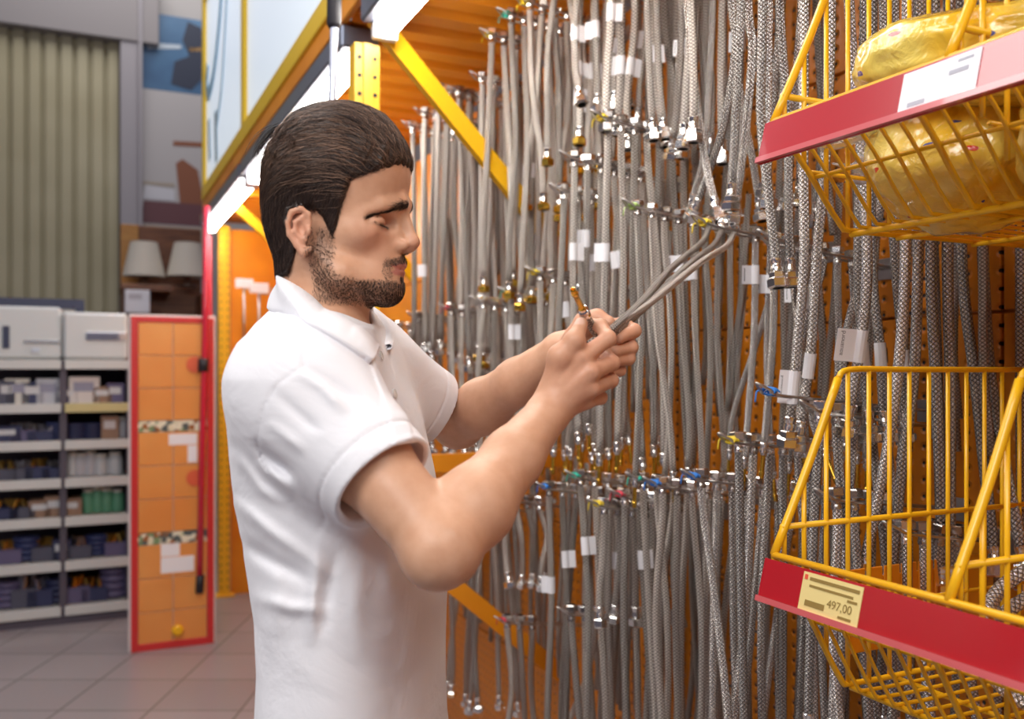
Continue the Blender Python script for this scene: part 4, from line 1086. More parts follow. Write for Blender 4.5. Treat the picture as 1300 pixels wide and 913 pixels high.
for it in range(40):
    for i_ in range(len(ROWS)):
        X_=rc[i_]+ra[i_]*sqx*math.cos(YAW)-rb[i_]*sqy*math.sin(YAW); Y_=TZ+ra[i_]*sqx*math.sin(YAW)+rb[i_]*sqy*math.cos(YAW)
        q_=CX+X_/Y_*F; e1=ROWS[i_][1]-q_.min(); e2=ROWS[i_][2]-q_.max()
        rc[i_]+=(e1+e2)/2*TZ/F*.6; ra[i_]=max(.05,ra[i_]+(e2-e1)/2*TZ/F*.6)
zo=np.argsort(rz); rz,rc,ra,rb=rz[zo],rc[zo],ra[zo],rb[zo]
# below the frame: hips
rz=np.concatenate([[.90],rz]); rc=np.concatenate([[rc[0]],rc]); ra=np.concatenate([[.125],ra]); rb=np.concatenate([[.188],rb])
cyw,syw=math.cos(YAW),math.sin(YAW)
def torso(off,ztop=9,zbot=.9,power=2.3):
    def f(P):
        z=np.clip(P[:,2],rz[0],rz[-1]); cx=np.interp(z,rz,rc); a=np.interp(z,rz,ra)+off; bb=np.interp(z,rz,rb)+off
        x=P[:,0]-cx; y=P[:,1]-TZ; u=(x*cyw+y*syw)/a; v=(-x*syw+y*cyw)/bb
        k=(np.abs(u)**power+np.abs(v)**power)**(1/power)
        d=(k-1)*np.minimum(a,bb)*.92
        return np.maximum(np.maximum(d,P[:,2]-ztop),zbot-P[:,2])
    return f
b.add('u',torso(-.012,1.58,.86),.03,(-.22,1.13,1.2),.55)
def arm(d,off,upto=None):
    for S_,E_,W_ in ((SR,ER,WR),(SL,EL,WL)):
        m1=S_+(E_-S_)*.45
        d.cone(S_,m1,.055+off,.050+off,.03); d.cone(m1,E_,.049+off,.040+off,.02)
        if upto: continue
        ax=(W_-E_)/np.linalg.norm(W_-E_)
        m2=E_+(W_-E_)*.27; m3=E_+(W_-E_)*.62
        d.cone(E_,m2,.0355,.0385,.016); d.cone(m2,m3,.0385,.031,.02); d.cone(m3,W_,.032,.0238,.014)
        d.cone(E_-ax*.012,E_-ax*.004,.026,.03,.02)
arm(b,-.006)
# hands --------------------------------------------------------------
def finger(d,pts,rs,k=.003,knuckle=True):
    rs=[r*.94 for r in rs]
    pts=[np.asarray(p) for p in pts]
    d.chain(pts,rs,k)
    if knuckle:
        for i in range(1,len(pts)-1): d.ell(pts[i],np.array([1,1,1])*rs[i]*1.06,.003)
FN=[]   # finger tips with direction and side of the nail
# right hand, back towards the camera, pinching the hose end between thumb and forefinger
Rw=WR
RM={'i':W(738,455,1.035),'m':W(750,473,1.033),'r':W(751,493,1.04),'p':W(744,510,1.052)}
cm=W(706,492,1.05)
hk=.008
b.cone(Rw,W(722,487,1.050),.0225,.0245,.012,sq=None)
for n_,r0,r1 in (('i',.0145,.0115),('m',.0145,.0112),('r',.0135,.0105),('p',.0125,.0095)):
    st=Rw+(RM[n_]-Rw)*.25
    b.cone(st,RM[n_],r0,r1,hk)
b.cone(W(722,478,1.062),W(741,482,1.062),.016,.013,hk)
finger(b,[RM['i'],W(772,430,1.052),W(763,414,1.072),W(748,411,1.082)],[.0112,.0098,.0085,.0074])
finger(b,[RM['m'],W(776,461,1.066),W(768,448,1.098),W(752,446,1.106)],[.0112,.0100,.0088,.0076])
finger(b,[RM['r'],W(775,483,1.075),W(764,473,1.104),W(750,468,1.105)],[.0106,.0094,.0084,.0072])
finger(b,[RM['p'],W(762,505,1.084),W(752,496,1.105),W(742,489,1.103)],[.0094,.0084,.0075,.0066])
finger(b,[W(700,499,1.052),W(712,453,1.032),W(729,433,1.030),W(738,411,1.045)],[.0175,.0135,.0112,.0082],.008)
b.cone(W(712,455,1.04),W(737,457,1.045),.011,.010,.014)
for n_ in 'imr': b.cone(Rw+(RM[n_]-Rw)*.5+np.array([-.004,-.012,.002]),RM[n_]+np.array([-.002,-.007,.002]),.0022,.0030,.005)
# left hand behind it, holding the bunch of hoses, fingers curling towards the camera
Lw=WL
b.cone(Lw,W(738,436,1.178),.0235,.023,.012)
LM={'i':W(763,416,1.160),'m':W(768,432,1.170),'r':W(768,448,1.175),'p':W(762,462,1.175)}
for n_,r0,r1 in (('i',.0145,.0118),('m',.0145,.0115),('r',.0135,.0108),('p',.0125,.0098)):
    b.cone(Lw+(LM[n_]-Lw)*.25,LM[n_],r0,r1,hk)
finger(b,[LM['i'],W(792,412,1.165),W(805,420,1.142),W(786,429,1.122)],[.0115,.0100,.0090,.0078])
finger(b,[LM['m'],W(796,433,1.168),W(801,441,1.142),W(781,446,1.124)],[.0115,.0102,.0090,.0076])
finger(b,[LM['r'],W(793,450,1.170),W(798,455,1.144),W(779,459,1.126)],[.0108,.0096,.0085,.0073])
finger(b,[LM['p'],W(783,466,1.170),W(787,470,1.148),W(771,472,1.132)],[.0098,.0086,.0076,.0066])
finger(b,[W(728,428,1.165),W(742,409,1.150),W(758,404,1.138),W(773,409,1.126)],[.0145,.0125,.0110,.0084],.008)
# elbow crease and tendons
BLO=np.array([-.42,.78,.88]); BHI=np.array([.21,1.56,1.86])
V,Q=polygonise(b,BLO,BHI,.0019)
skin=mat('skin',(.8,.5,.38),.42,sss=.06,spec=.35)
nsk,lks,bs_=nodes(skin)
bs_.inputs['Subsurface Radius'].default_value=(.6,.25,.12); bs_.inputs['Subsurface Scale'].default_value=.007
at=N(skin,'ShaderNodeVertexColor'); at.layer_name='tone'
tc=N(skin,'ShaderNodeTexCoord'); no=N(skin,'ShaderNodeTexNoise'); no.inputs['Scale'].default_value=55; no.inputs['Detail'].default_value=4
lks.new(tc.outputs['Object'],no.inputs['Vector'])
mx=N(skin,'ShaderNodeMix',data_type='RGBA',blend_type='MULTIPLY'); mx.inputs[0].default_value=1
cr=N(skin,'ShaderNodeValToRGB'); cr.color_ramp.elements[0].position=.3; cr.color_ramp.elements[1].position=.65; cr.color_ramp.elements[0].color=(.91,.86,.83,1); cr.color_ramp.elements[1].color=(1,1,1,1)
lks.new(no.outputs['Fac'],cr.inputs[0]); lks.new(at.outputs[0],mx.inputs[6]); lks.new(cr.outputs[0],mx.inputs[7]); lks.new(mx.outputs[2],bs_.inputs['Base Color'])
no2=N(skin,'ShaderNodeTexVoronoi'); no2.inputs['Scale'].default_value=420; lks.new(tc.outputs['Object'],no2.inputs['Vector'])
bu=N(skin,'ShaderNodeBump'); bu.inputs['Strength'].default_value=.12; bu.inputs['Distance'].default_value=.0006; lks.new(no2.outputs['Distance'],bu.inputs['Height']); lks.new(bu.outputs[0],bs_.inputs['Normal'])
ORG=np.array([-.22,1.13,0.0])
man=link('person',fast_mesh('person',V-ORG,Q,skin),None,ORG)
tag(man,'man in white polo shirt, dark swept-back hair and short beard, holding steel hoses','person')
# tones of the skin: face warmer, lips, stubble, hands redder
H=HX(V)*1000; base=np.array([.70,.405,.262]); cols=np.tile(base,(len(V),1))
def paint(mask,c):
    m_=np.clip(mask,0,1)[:,None]; cols[:]=cols*(1-m_)+np.array(c)*m_
def blob(P,c,r): return np.exp(-(((P-np.array(c))/np.array(r))**2).sum(1))
headm=(H[:,2]>-130)&(np.linalg.norm(H,axis=1)<165)
face=headm*1.0
Hs=H.copy(); Hs[:,1]=np.abs(Hs[:,1])
paint(face*.45*blob(Hs,(60,40,-38),(25,25,20)),(.68,.29,.19))
paint(face*.5*blob(Hs,(98,0,-40),(12,14,12)),(.70,.30,.20))
paint(face*.45*blob(Hs,(-20,80,-35),(25,16,35)),(.68,.28,.19))
lz=H[:,2]+.12*np.maximum(Hs[:,1]-8,0); lw=smoothstep(27,15,Hs[:,1])
lip=np.maximum(smoothstep(0,1.2,4.0*lw-np.abs(lz+66.8))*(lz>-70),smoothstep(0,1.2,4.8*lw-np.abs(lz+74.2))*(lz<=-70))*(H[:,0]>60)
paint(face*lip*.9,(.60,.23,.2))
def beard_mask(H):
    Hs=H.copy(); Hs[:,1]=np.abs(Hs[:,1]); x,y,z=Hs.T
    # jaw line band, chin, moustache, soul patch
    jawz=np.interp(x,[-30,-12,0,20,45,62,80],[-40,-30,-56,-80,-88,-86,-84])
    jaw=smoothstep(4,-8,z-jawz)*smoothstep(-118,-106,z)*smoothstep(-18,-4,x)*smoothstep(-142,-124,z-.35*x)
    side=smoothstep(-9,-2,x)*smoothstep(18,9,x)*smoothstep(-22,-34,z)*smoothstep(-95,-80,z)*(y>45)
    mou=smoothstep(1.15,.75,np.abs(z+56.5+.33*y)/(5.6-.07*y))*smoothstep(33,26,y)*(x>52)
    dc=np.sqrt((y-27)**2+((z+74)*.33)**2); mc=smoothstep(7,3,dc)*(x>45)*.35
    soul=smoothstep(10,5,y)*smoothstep(-78.5,-81,z)*(x>60)*(z>-100)
    chin=smoothstep(-84,-90,z)*(x>38)*(z>-116)
    return np.clip(np.maximum.reduce([jaw*.6,side*.7,mou,mc*.9,soul,chin]),0,1)
bm_=beard_mask(H)*face
paint(bm_*.5,(.13,.075,.055))
# lash line and brow underlay
paint(face*.75*blob(Hs,(62,32,-22),(14,13.5,1.5)),(.05,.025,.02))
paint(face*.3*blob(Hs,(66,32,-13),(9,15,3)),(.5,.27,.2))
paint(face*.25*blob(Hs,(62,26,-30),(9,13,4)),(.55,.3,.24))
scalp=smoothstep(-1,5,H[:,2]-np.interp(H[:,0],[-90,-60,-45,-34,-30,-5,8,13,19,28,35,57,70,84],[-72,-74,-76,-60,-4,-6,-30,-36,-27,4,26,36,42,53]))*face
paint(scalp,(.07,.045,.035))
hand=np.minimum(np.linalg.norm(V-W(752,470,1.06),axis=1),np.linalg.norm(V-W(775,435,1.15),axis=1))
paint(smoothstep(.10,.03,hand)*.35,(.70,.31,.205))
for c_,r_ in ((W(735,411,1.040),.0075),):
    nd=np.linalg.norm((V-c_)*np.array([1,1,.75]),axis=1); paint(smoothstep(r_,r_*.75,nd)*(V[:,1]<c_[1]+.004)*.8,(.82,.56,.46))
vcol(man.data,cols)

# ------------------------------------------------------------------ hair
hs=SDF(); hx=HX
hs.add('u',lambda P: b(P,P.min(0)-.01,P.max(0)+.01)-.0028,.004,HC,.13)
hs.ell(mm(-8,0,36),mm(82,76,84),.01,X=hx); hs.ell(mm(26,0,82),mm(46,57,37),.015,X=hx); hs.ell(mm(36,0,63),mm(48,60,37),.010,X=hx); hs.ell(mm(-40,0,-2),mm(43,62,56),.02,X=hx); hs.cone(mm(-30,0,-20),mm(-15,0,-80),.054,.050,.02,X=hx); hs.ell(mm(0,0,84),mm(62,62,42),.02,X=hx)
def hair_cut(P):
    q=hx(P)*1000; x,y,z=q.T; ya=np.abs(y)
    hl=np.interp(x,[-60,-45,-34,-24,-6,2,8,13,18,22,28,36,57,70,84],[-80,-78,-60,-6,-8,-14,-30,-36,-27,-10,3,25,34,40,50])
    d=(hl-z)*.75
    # room for the ear
    return d/1000.
hs.add('i',hair_cut,.006,HC,.2)
for s_ in (-1,1): hs.ell(mm(-22,s_*84,-33),mm(17,17,25),.003,'s',X=hx)
def groove(P):
    q=hx(P)*1000; x,y,z=q.T; ya=np.abs(y)
    up=smoothstep(25,60,z)
    g=np.sin(ya*.55+ x*.045+2.2*np.sin(x*.035+y*.02)+z*.12)*.9+np.sin(ya*1.3+z*.5+x*.03)*.5
    return -(g*up*.0011+ np.sin(x*1.1+z*.35)*(1-up)*.0003)
hs.add('disp',groove,0,HC,.3)
Vh,Qh=polygonise(hs,HX.inv(mm(-110,0,0)[None])[0]-np.array([.03,.12,.12]),HX.inv(mm(100,0,0)[None])[0]+np.array([.03,.12,.16]),.0018)
hairm=mat('dark_brown_hair',(.035,.02,.014),.38,spec=.5)
nh,lh_,bh_=nodes(hairm); at=N(hairm,'ShaderNodeVertexColor'); at.layer_name='tone'; lh_.new(at.outputs[0],bh_.inputs['Base Color'])
hb=fast_mesh('hair',Vh-ORG,Qh,hairm); vcol(hb,np.tile(np.array([.026,.015,.011]),(len(Vh),1)))
hair=link('hair',hb,man)
def grad(f,P,h=.0008):
    g=np.empty_like(P)
    for i in range(3):
        d=np.zeros(3); d[i]=h; g[:,i]=f(P+d)-f(P-d)
    return g/(np.linalg.norm(g,axis=1)[:,None]+1e-9)
rng=np.random.RandomState(3)
def strands(f,roots,dirfn,length,steps,lift,r0,cols_,jit=.12,curl=0):
    n=len(roots); P=roots.copy(); pts=[P.copy()]; step=length/steps; bend=rng.normal(0,jit,(n,3)); ph=rng.uniform(0,6.28,n)
    for i in range(steps):
        g=grad(f,P); d=dirfn(P)+bend; 
        if curl: d=d+curl*np.stack([np.zeros(n),np.sin(ph+i*.9),np.cos(ph+i*.7)],1)
        d=d-g*(d*g).sum(1)[:,None]; d/=np.linalg.norm(d,axis=1)[:,None]+1e-9
        P=P+d*step[:,None]; off=f(P); tgt=lift*np.minimum(1,(i+1)/3.) ; P=P+g*(tgt-off)[:,None]*.8
        pts.append(P.copy())
    pts=np.stack(pts,1)      # n, steps+1, 3
    T=np.gradient(pts,axis=1); T/=np.linalg.norm(T,axis=2)[...,None]+1e-9
    ref=np.array([.3,.2,.93]); A1=np.cross(T,ref); A1/=np.linalg.norm(A1,axis=2)[...,None]+1e-9; A2=np.cross(T,A1)
    m=steps+1; tap=np.linspace(1,.15,m)**.8; rad=(r0[:,None]*tap)[...,None]
    ring=[]
    for k in range(3):
        a=k*2*math.pi/3; ring.append(pts+rad*(A1*math.cos(a)+A2*math.sin(a)))
    VV=np.stack(ring,2).reshape(-1,3)   # n,m,3
    idx=np.arange(n*m*3).reshape(n,m,3); q=[]
    for k in range(3):
        k2=(k+1)%3; q.append(np.stack([idx[:,:-1,k],idx[:,:-1,k2],idx[:,1:,k2],idx[:,1:,k]],-1).reshape(-1,4))
    return VV,np.concatenate(q),np.repeat(cols_,m*3,axis=0)
q=HX(Vh)*1000; cand=np.flatnonzero((q[:,2]>20))
roots=Vh[rng.choice(cand,8500)]; ql=HX(roots)*1000
def dir_top(P):
    q=HX(P)*1000; x,y,z=q.T; sd=np.clip(np.abs(y)/75,0,1)
    d=np.stack([-np.ones(len(P)),np.sign(y)*.12*sd,-.5*sd*smoothstep(10,-80,x)+.65*smoothstep(5,70,x)],1)
    return d@HX.R.T
def tone(n,lo,hi,warm):
    t=rng.uniform(0,1,n)**2.2; a=np.array(lo)+(np.array(hi)-np.array(lo))*t[:,None]; return a
L1=rng.uniform(.035,.085,len(roots))
S1=strands(hs,roots,dir_top,L1,12,rng.uniform(.0003,.003,len(roots)),rng.uniform(.00016,.00036,len(roots)),tone(len(roots),(.022,.013,.011),(.36,.21,.14),1),.15,.14)
cand=np.flatnonzero((q[:,2]<45)&(np.abs(q[:,1])>20)|(q[:,0]<-55)&(q[:,2]<70)); roots=Vh[rng.choice(cand,6500)]
def dir_side(P):
    q=HX(P)*1000; x,y,z=q.T
    d=np.stack([-.35-.4*smoothstep(0,40,z)+0*x,0*y,-.9+0*z],1); return d@HX.R.T
S2=strands(hs,roots,dir_side,rng.uniform(.008,.022,len(roots)),5,rng.uniform(.0004,.0016,len(roots)),rng.uniform(.00018,.00034,len(roots)),tone(len(roots),(.016,.010,.009),(.12,.075,.055),1),.16)
# loose locks behind
lr=[HX.inv(mm(-70+i,-24+6*i,103-2*i)[None])[0] for i in range(7)]; lr=np.array(lr)[rng.randint(0,7,60)]+rng.normal(0,.0022,(60,3))
def dir_lock(P): return np.tile(np.array([-.62,-.1,-.78]),(len(P),1))
freef=lambda P: np.full(len(P),.0)
def lockstr():
    n=60; P=lr.copy(); pts=[P]; d=np.array([-.25,-.05,-.95]); jt=rng.normal(0,.10,(n,3))
    for i in range(9):
        dd=np.array([-.85+.095*i,-.02,-.40-.09*i])+jt*(.6+i*.05); dd/=np.linalg.norm(dd,axis=1)[:,None]; P=P+dd*.0066*rng.uniform(.8,1.1,(n,1)); pts.append(P)
    pts=np.stack(pts,1); T=np.gradient(pts,axis=1); A1=np.cross(T,[0,1,0.1]); A1/=np.linalg.norm(A1,axis=2)[...,None]; A2=np.cross(T,A1); A2/=np.linalg.norm(A2,axis=2)[...,None]
    rad=(.0005*np.linspace(1,.1,10))[None,:,None]; ring=[pts+rad*(A1*math.cos(k*2.094)+A2*math.sin(k*2.094)) for k in range(3)]
    VV=np.stack(ring,2).reshape(-1,3); idx=np.arange(n*30).reshape(n,10,3); q=[np.stack([idx[:,:-1,k],idx[:,:-1,(k+1)%3],idx[:,1:,(k+1)%3],idx[:,1:,k]],-1).reshape(-1,4) for k in range(3)]
    return VV,np.concatenate(q),np.tile([.03,.018,.013],(n*30,1))
S3=lockstr()
def merge(L):
    V_=[];Q_=[];C_=[];n=0
    for v,q_,c in L: V_.append(v);Q_.append(q_+n);C_.append(c);n+=len(v)
    return np.concatenate(V_),np.concatenate(Q_),np.concatenate(C_)
Vs,Qs,Cs=merge([S1,S2,S3]); me=fast_mesh('hair_strands',Vs-ORG,Qs,hairm); vcol(me,Cs); link('hair_strands',me,hair)
# beard
bf_=lambda P: b(P,P.min(0)-.01,P.max(0)+.01)
sel=np.flatnonzero(headm&(bm_>.12)); w_=bm_[sel]; pick=rng.choice(sel,15000,p=w_/w_.sum()); roots=V[pick]
def dir_beard(P):
    q=HX(P)*1000; d=np.stack([.25+0*q[:,0],0*q[:,1],-1+0*q[:,2]],1)+.3*grad(bf_,P,.002)
    mo=(q[:,2]>-68)&(q[:,0]>55); d[mo]=np.stack([0*q[mo,0]-.15,np.sign(q[mo,1])*.5,-.8+0*q[mo,0]],1)
    return d@HX.R.T
S4=strands(bf_,roots,dir_beard,rng.uniform(.0013,.0030,len(roots)),2,rng.uniform(.0006,.0022,len(roots)),rng.uniform(.00014,.00027,len(roots)),tone(len(roots),(.012,.007,.005),(.08,.04,.025),1),.35)
me=fast_mesh('beard',S4[0]-ORG,S4[1],hairm); vcol(me,S4[2]); link('beard',me,man)
# eyebrows and lashes
for s_,nm in ((-1,'eyebrow'),(1,'eyebrow')):
    n=420; t=rng.uniform(0,1,n); cx=np.interp(t,[0,.35,.75,1],[88,79,67,52]); cy=np.interp(t,[0,.35,.75,1],[7,18,35,50]); cz=np.interp(t,[0,.35,.75,1],[7,4,-5,-16])+rng.normal(0,1.5,n)*np.interp(t,[0,.2,.8,1],[1.2,1.2,.8,.3])
    R0=HX.inv(np.stack([cx,s_*cy,cz],1)/1000.)
    for _ in range(6): R0=R0-grad(bf_,R0,.001)*bf_(R0)[:,None]
    S=strands(bf_,R0,lambda P: np.tile(np.array([-.7,s_*.5,-.1]),(len(P),1))@HX.R.T,rng.uniform(.005,.010,n),4,np.full(n,.0012),np.full(n,.00022),tone(n,(.01,.006,.005),(.05,.03,.02),1),.18)
    me=fast_mesh(nm,S[0]-ORG,S[1],hairm); vcol(me,S[2]); link(nm,me,man)
    n=90; t=rng.uniform(0,1,n); R0=HX.inv(np.stack([np.interp(t,[0,.5,1],[55,65,62]),s_*np.interp(t,[0,.5,1],[45,33,20]),np.full(n,-22.)],1)/1000.)
    for _ in range(6): R0=R0-grad(bf_,R0,.001)*bf_(R0)[:,None]
    P0=R0; dirs=np.tile(np.array([.8,s_*.1,-.45]),(n,1))+rng.normal(0,.12,(n,3))+np.stack([0*t,s_*(.5-t)*.9,0*t],1); dirs/=np.linalg.norm(dirs,axis=1)[:,None]
    pts=np.stack([P0+dirs@HX.R.T*l_ for l_ in (0,.003,.0065)],1); A1=np.tile([0,0,1.],(n,3,1)); A2=np.tile([0,1.,0],(n,3,1)); rad=(.0002*np.array([1,.7,.1]))[None,:,None]
    ring=[pts+rad*(A1*math.cos(k*2.094)+A2*math.sin(k*2.094)) for k in range(3)]; VV=np.stack(ring,2).reshape(-1,3); idx=np.arange(n*9).reshape(n,3,3)
    qq=np.concatenate([np.stack([idx[:,:-1,k],idx[:,:-1,(k+1)%3],idx[:,1:,(k+1)%3],idx[:,1:,k]],-1).reshape(-1,4) for k in range(3)])
    me=fast_mesh('eyelashes',VV-ORG,qq,hairm); vcol(me,np.tile([.01,.007,.006],(len(VV),1))); link('eyelashes',me,man)

# ------------------------------------------------------------------ polo shirt
sh=SDF(); sh.add('u',torso(.0,1.62,.93),.03,(-.22,1.13,1.25),.5)
hemR=SR+(ER-SR)*.61; hemL=SL+(EL-SL)*.70
NB=W(405,436,1.12)
sh.cone(NB,SR,.050,.060,.04); sh.cone(NB,SL,.050,.060,.04)
def sleeve(S_,E_,hem,r0,r1):
    ax=(E_-S_)/np.linalg.norm(E_-S_); L=np.linalg.norm(hem-S_)
    def f(P):
        pa=P-S_; t=np.clip(pa@ax,0,L+.03); d=pa-t[:,None]*ax; u=t/L
        r=r0+(r1-r0)*u; rr=np.sqrt((d*d).sum(1))
        dd=rr-r+.0012*smoothstep(.004,.0,np.abs((L-t)-.022))*0+.0020*np.exp(-(((L-t)-.024)/.0018)**2)
        return np.maximum(dd,pa@ax-L)
    return f,(S_+hem)/2,L/2+r0
for S_,E_,hm in ((SR,ER,hemR),(SL,EL,hemL)):
    f,c,r=sleeve(S_,E_,hm,.064,.0575); sh.add('u',f,.045,c,r+.03)
for S_,E_,hm in ((SR,ER,hemR),(SL,EL,hemL)):     # hollow sleeve end
    ax=(E_-S_)/np.linalg.norm(E_-S_); sh.cone(hm-ax*.045,hm+ax*.03,.0485,.0535,.003,'s')
NA=HX.inv(mm(-9,0,-35)[None])[0]; NZ=HX.inv(mm(-42,0,-200)[None])[0]; nax=(NZ-NA)/np.linalg.norm(NZ-NA)
PA=W(362,392,1.12); PB=W(478,482,1.12); pn=np.array([-(PB-PA)[2],0,(PB-PA)[0]]); pn/=np.linalg.norm(pn)
def neck_cut(P):
    d=P-NA; r=np.linalg.norm(d-(d@nax)[:,None]*nax,axis=1)-.066
    return np.maximum(r,-((P-PA)@pn))
sh.add('s',neck_cut,.008,NA+nax*.12,.2)
# folds: (points in picture px, amplitude mm, width px)
FOLDS=[([(378,470),(410,492),(445,530),(490,560)],2.6,7),([(350,500),(395,540),(450,575),(500,598)],-2.4,8),([(345,540),(390,575),(430,600),(470,612)],2.4,7),([(385,466),(430,492),(470,520),(505,560)],-2.0,7),
 ([(338,575),(380,610),(420,640),(440,650)],-2.6,8),([(333,592),(375,628),(425,665)],2.2,7),([(318,598),(360,640),(400,668),(430,680)],-2.2,9),([(300,580),(335,622),(380,655)],2.4,8),
 ([(302,640),(340,672),(390,705),(420,730)],2.6,9),([(312,690),(350,715),(395,738)],-2.5,10),([(330,760),(370,772),(410,775)],2.2,9),([(430,690),(418,740),(412,800)],-2.0,9),([(405,690),(398,750),(395,812)],2.2,8),
 ([(500,640),(490,700),(500,760)],2.0,12),([(530,590),(525,650),(545,720)],-2.2,11),([(500,470),(520,520),(535,575)],1.8,8),([(480,440),(497,490),(512,545)],-1.2,7),
 ([(330,430),(360,418),(400,420)],1.0,7),([(322,560),(345,585),(365,600)],-1.8,7),([(455,420),(480,450),(500,500)],1.2,6),([(460,700),(450,760),(455,820)],1.5,14),([(345,830),(352,760),(350,700)],1.4,12)]
def folds(P):
    zz_=P[:,1]; px=CX+P[:,0]/zz_*F; py=HY-(P[:,2]-CAMZ)/zz_*F; near=smoothstep(1.22,1.10,zz_); o=np.zeros(len(P))
    for pts,am,wd in FOLDS:
        best=np.full(len(P),1e9); tt=np.zeros(len(P)); n=len(pts)-1
        for i in range(n):
            a=np.array(pts[i],float); c=np.array(pts[i+1],float); ba=c-a; t=np.clip(((px-a[0])*ba[0]+(py-a[1])*ba[1])/(ba@ba),0,1)
            d=(px-a[0]-t*ba[0])**2+(py-a[1]-t*ba[1])**2; m_=d<best; best=np.where(m_,d,best); tt=np.where(m_,(i+t)/n,tt)
        o+=am/1000*np.exp(-best/wd**2)*np.sin(np.pi*np.clip(tt*.9+.05,0,1))**.7
    for hm_,S_,E_ in ((hemR,SR,ER),): o*=1-smoothstep(-.075,-.05,(P-hm_)@((E_-S_)/np.linalg.norm(E_-S_)))*smoothstep(.15,.08,np.linalg.norm(P-hm_,axis=1))
    return -o*near*1.6
sh.add('disp',folds,0,HC,9)
PLK=[(456,425),(475,455),(492,500),(507,560)]
def placket(P):
    zz_=P[:,1]; px=CX+P[:,0]/zz_*F; py=HY-(P[:,2]-CAMZ)/zz_*F
    xc=np.interp(py,[p[1] for p in PLK],[p[0] for p in PLK]); inside=smoothstep(14,12.5,np.abs(px-xc-6))*smoothstep(566,563,py)*(py>415)
    front=smoothstep(-.20,-.18,P[:,0]); o=inside*front*.0016
    # shoulder seam and armhole seam
    seam=np.full(len(P),1e9)
    for pts in ([(385,412),(386,470)],[(386,464),(352,488),(334,520),(326,560),(338,596)]):
        for a,c in zip(pts,pts[1:]):
            a=np.array(a,float);c=np.array(c,float);ba=c-a;t=np.clip(((px-a[0])*ba[0]+(py-a[1])*ba[1])/(ba@ba),0,1); seam=np.minimum(seam,np.hypot(px-a[0]-t*ba[0],py-a[1]-t*ba[1]))
    g=np.exp(-(seam/2.0)**2)*.0012*(zz_<1.12)
    return -o+g
sh.add('disp',placket,0,HC,9)
Vp,Qp=polygonise(sh,(-.40,.80,.90),(.06,1.46,1.66),.0023)
shirt_m=mat('white_pique_cotton',(.86,.86,.90),.85,spec=.2)
nsm,lk3,b3=nodes(shirt_m); b3.inputs['Sheen Weight'].default_value=.15
tc=N(shirt_m,'ShaderNodeTexCoord'); n3=N(shirt_m,'ShaderNodeTexNoise'); n3.inputs['Scale'].default_value=9; n3.inputs['Detail'].default_value=4; n3.inputs['Distortion'].default_value=.8
lk3.new(tc.outputs['Object'],n3.inputs['Vector']); v3=N(shirt_m,'ShaderNodeTexVoronoi'); v3.inputs['Scale'].default_value=650; lk3.new(tc.outputs['Object'],v3.inputs['Vector'])
b1=N(shirt_m,'ShaderNodeBump'); b1.inputs['Strength'].default_value=.45; b1.inputs['Distance'].default_value=.014; lk3.new(n3.outputs['Fac'],b1.inputs['Height'])
b2=N(shirt_m,'ShaderNodeBump'); b2.inputs['Strength'].default_value=.15; b2.inputs['Distance'].default_value=.0006; lk3.new(v3.outputs['Distance'],b2.inputs['Height']); lk3.new(b1.outputs[0],b2.inputs['Normal']); lk3.new(b2.outputs[0],b3.inputs['Normal'])
shirt=link('polo_shirt',fast_mesh('polo_shirt',Vp-ORG,Qp,shirt_m),man)
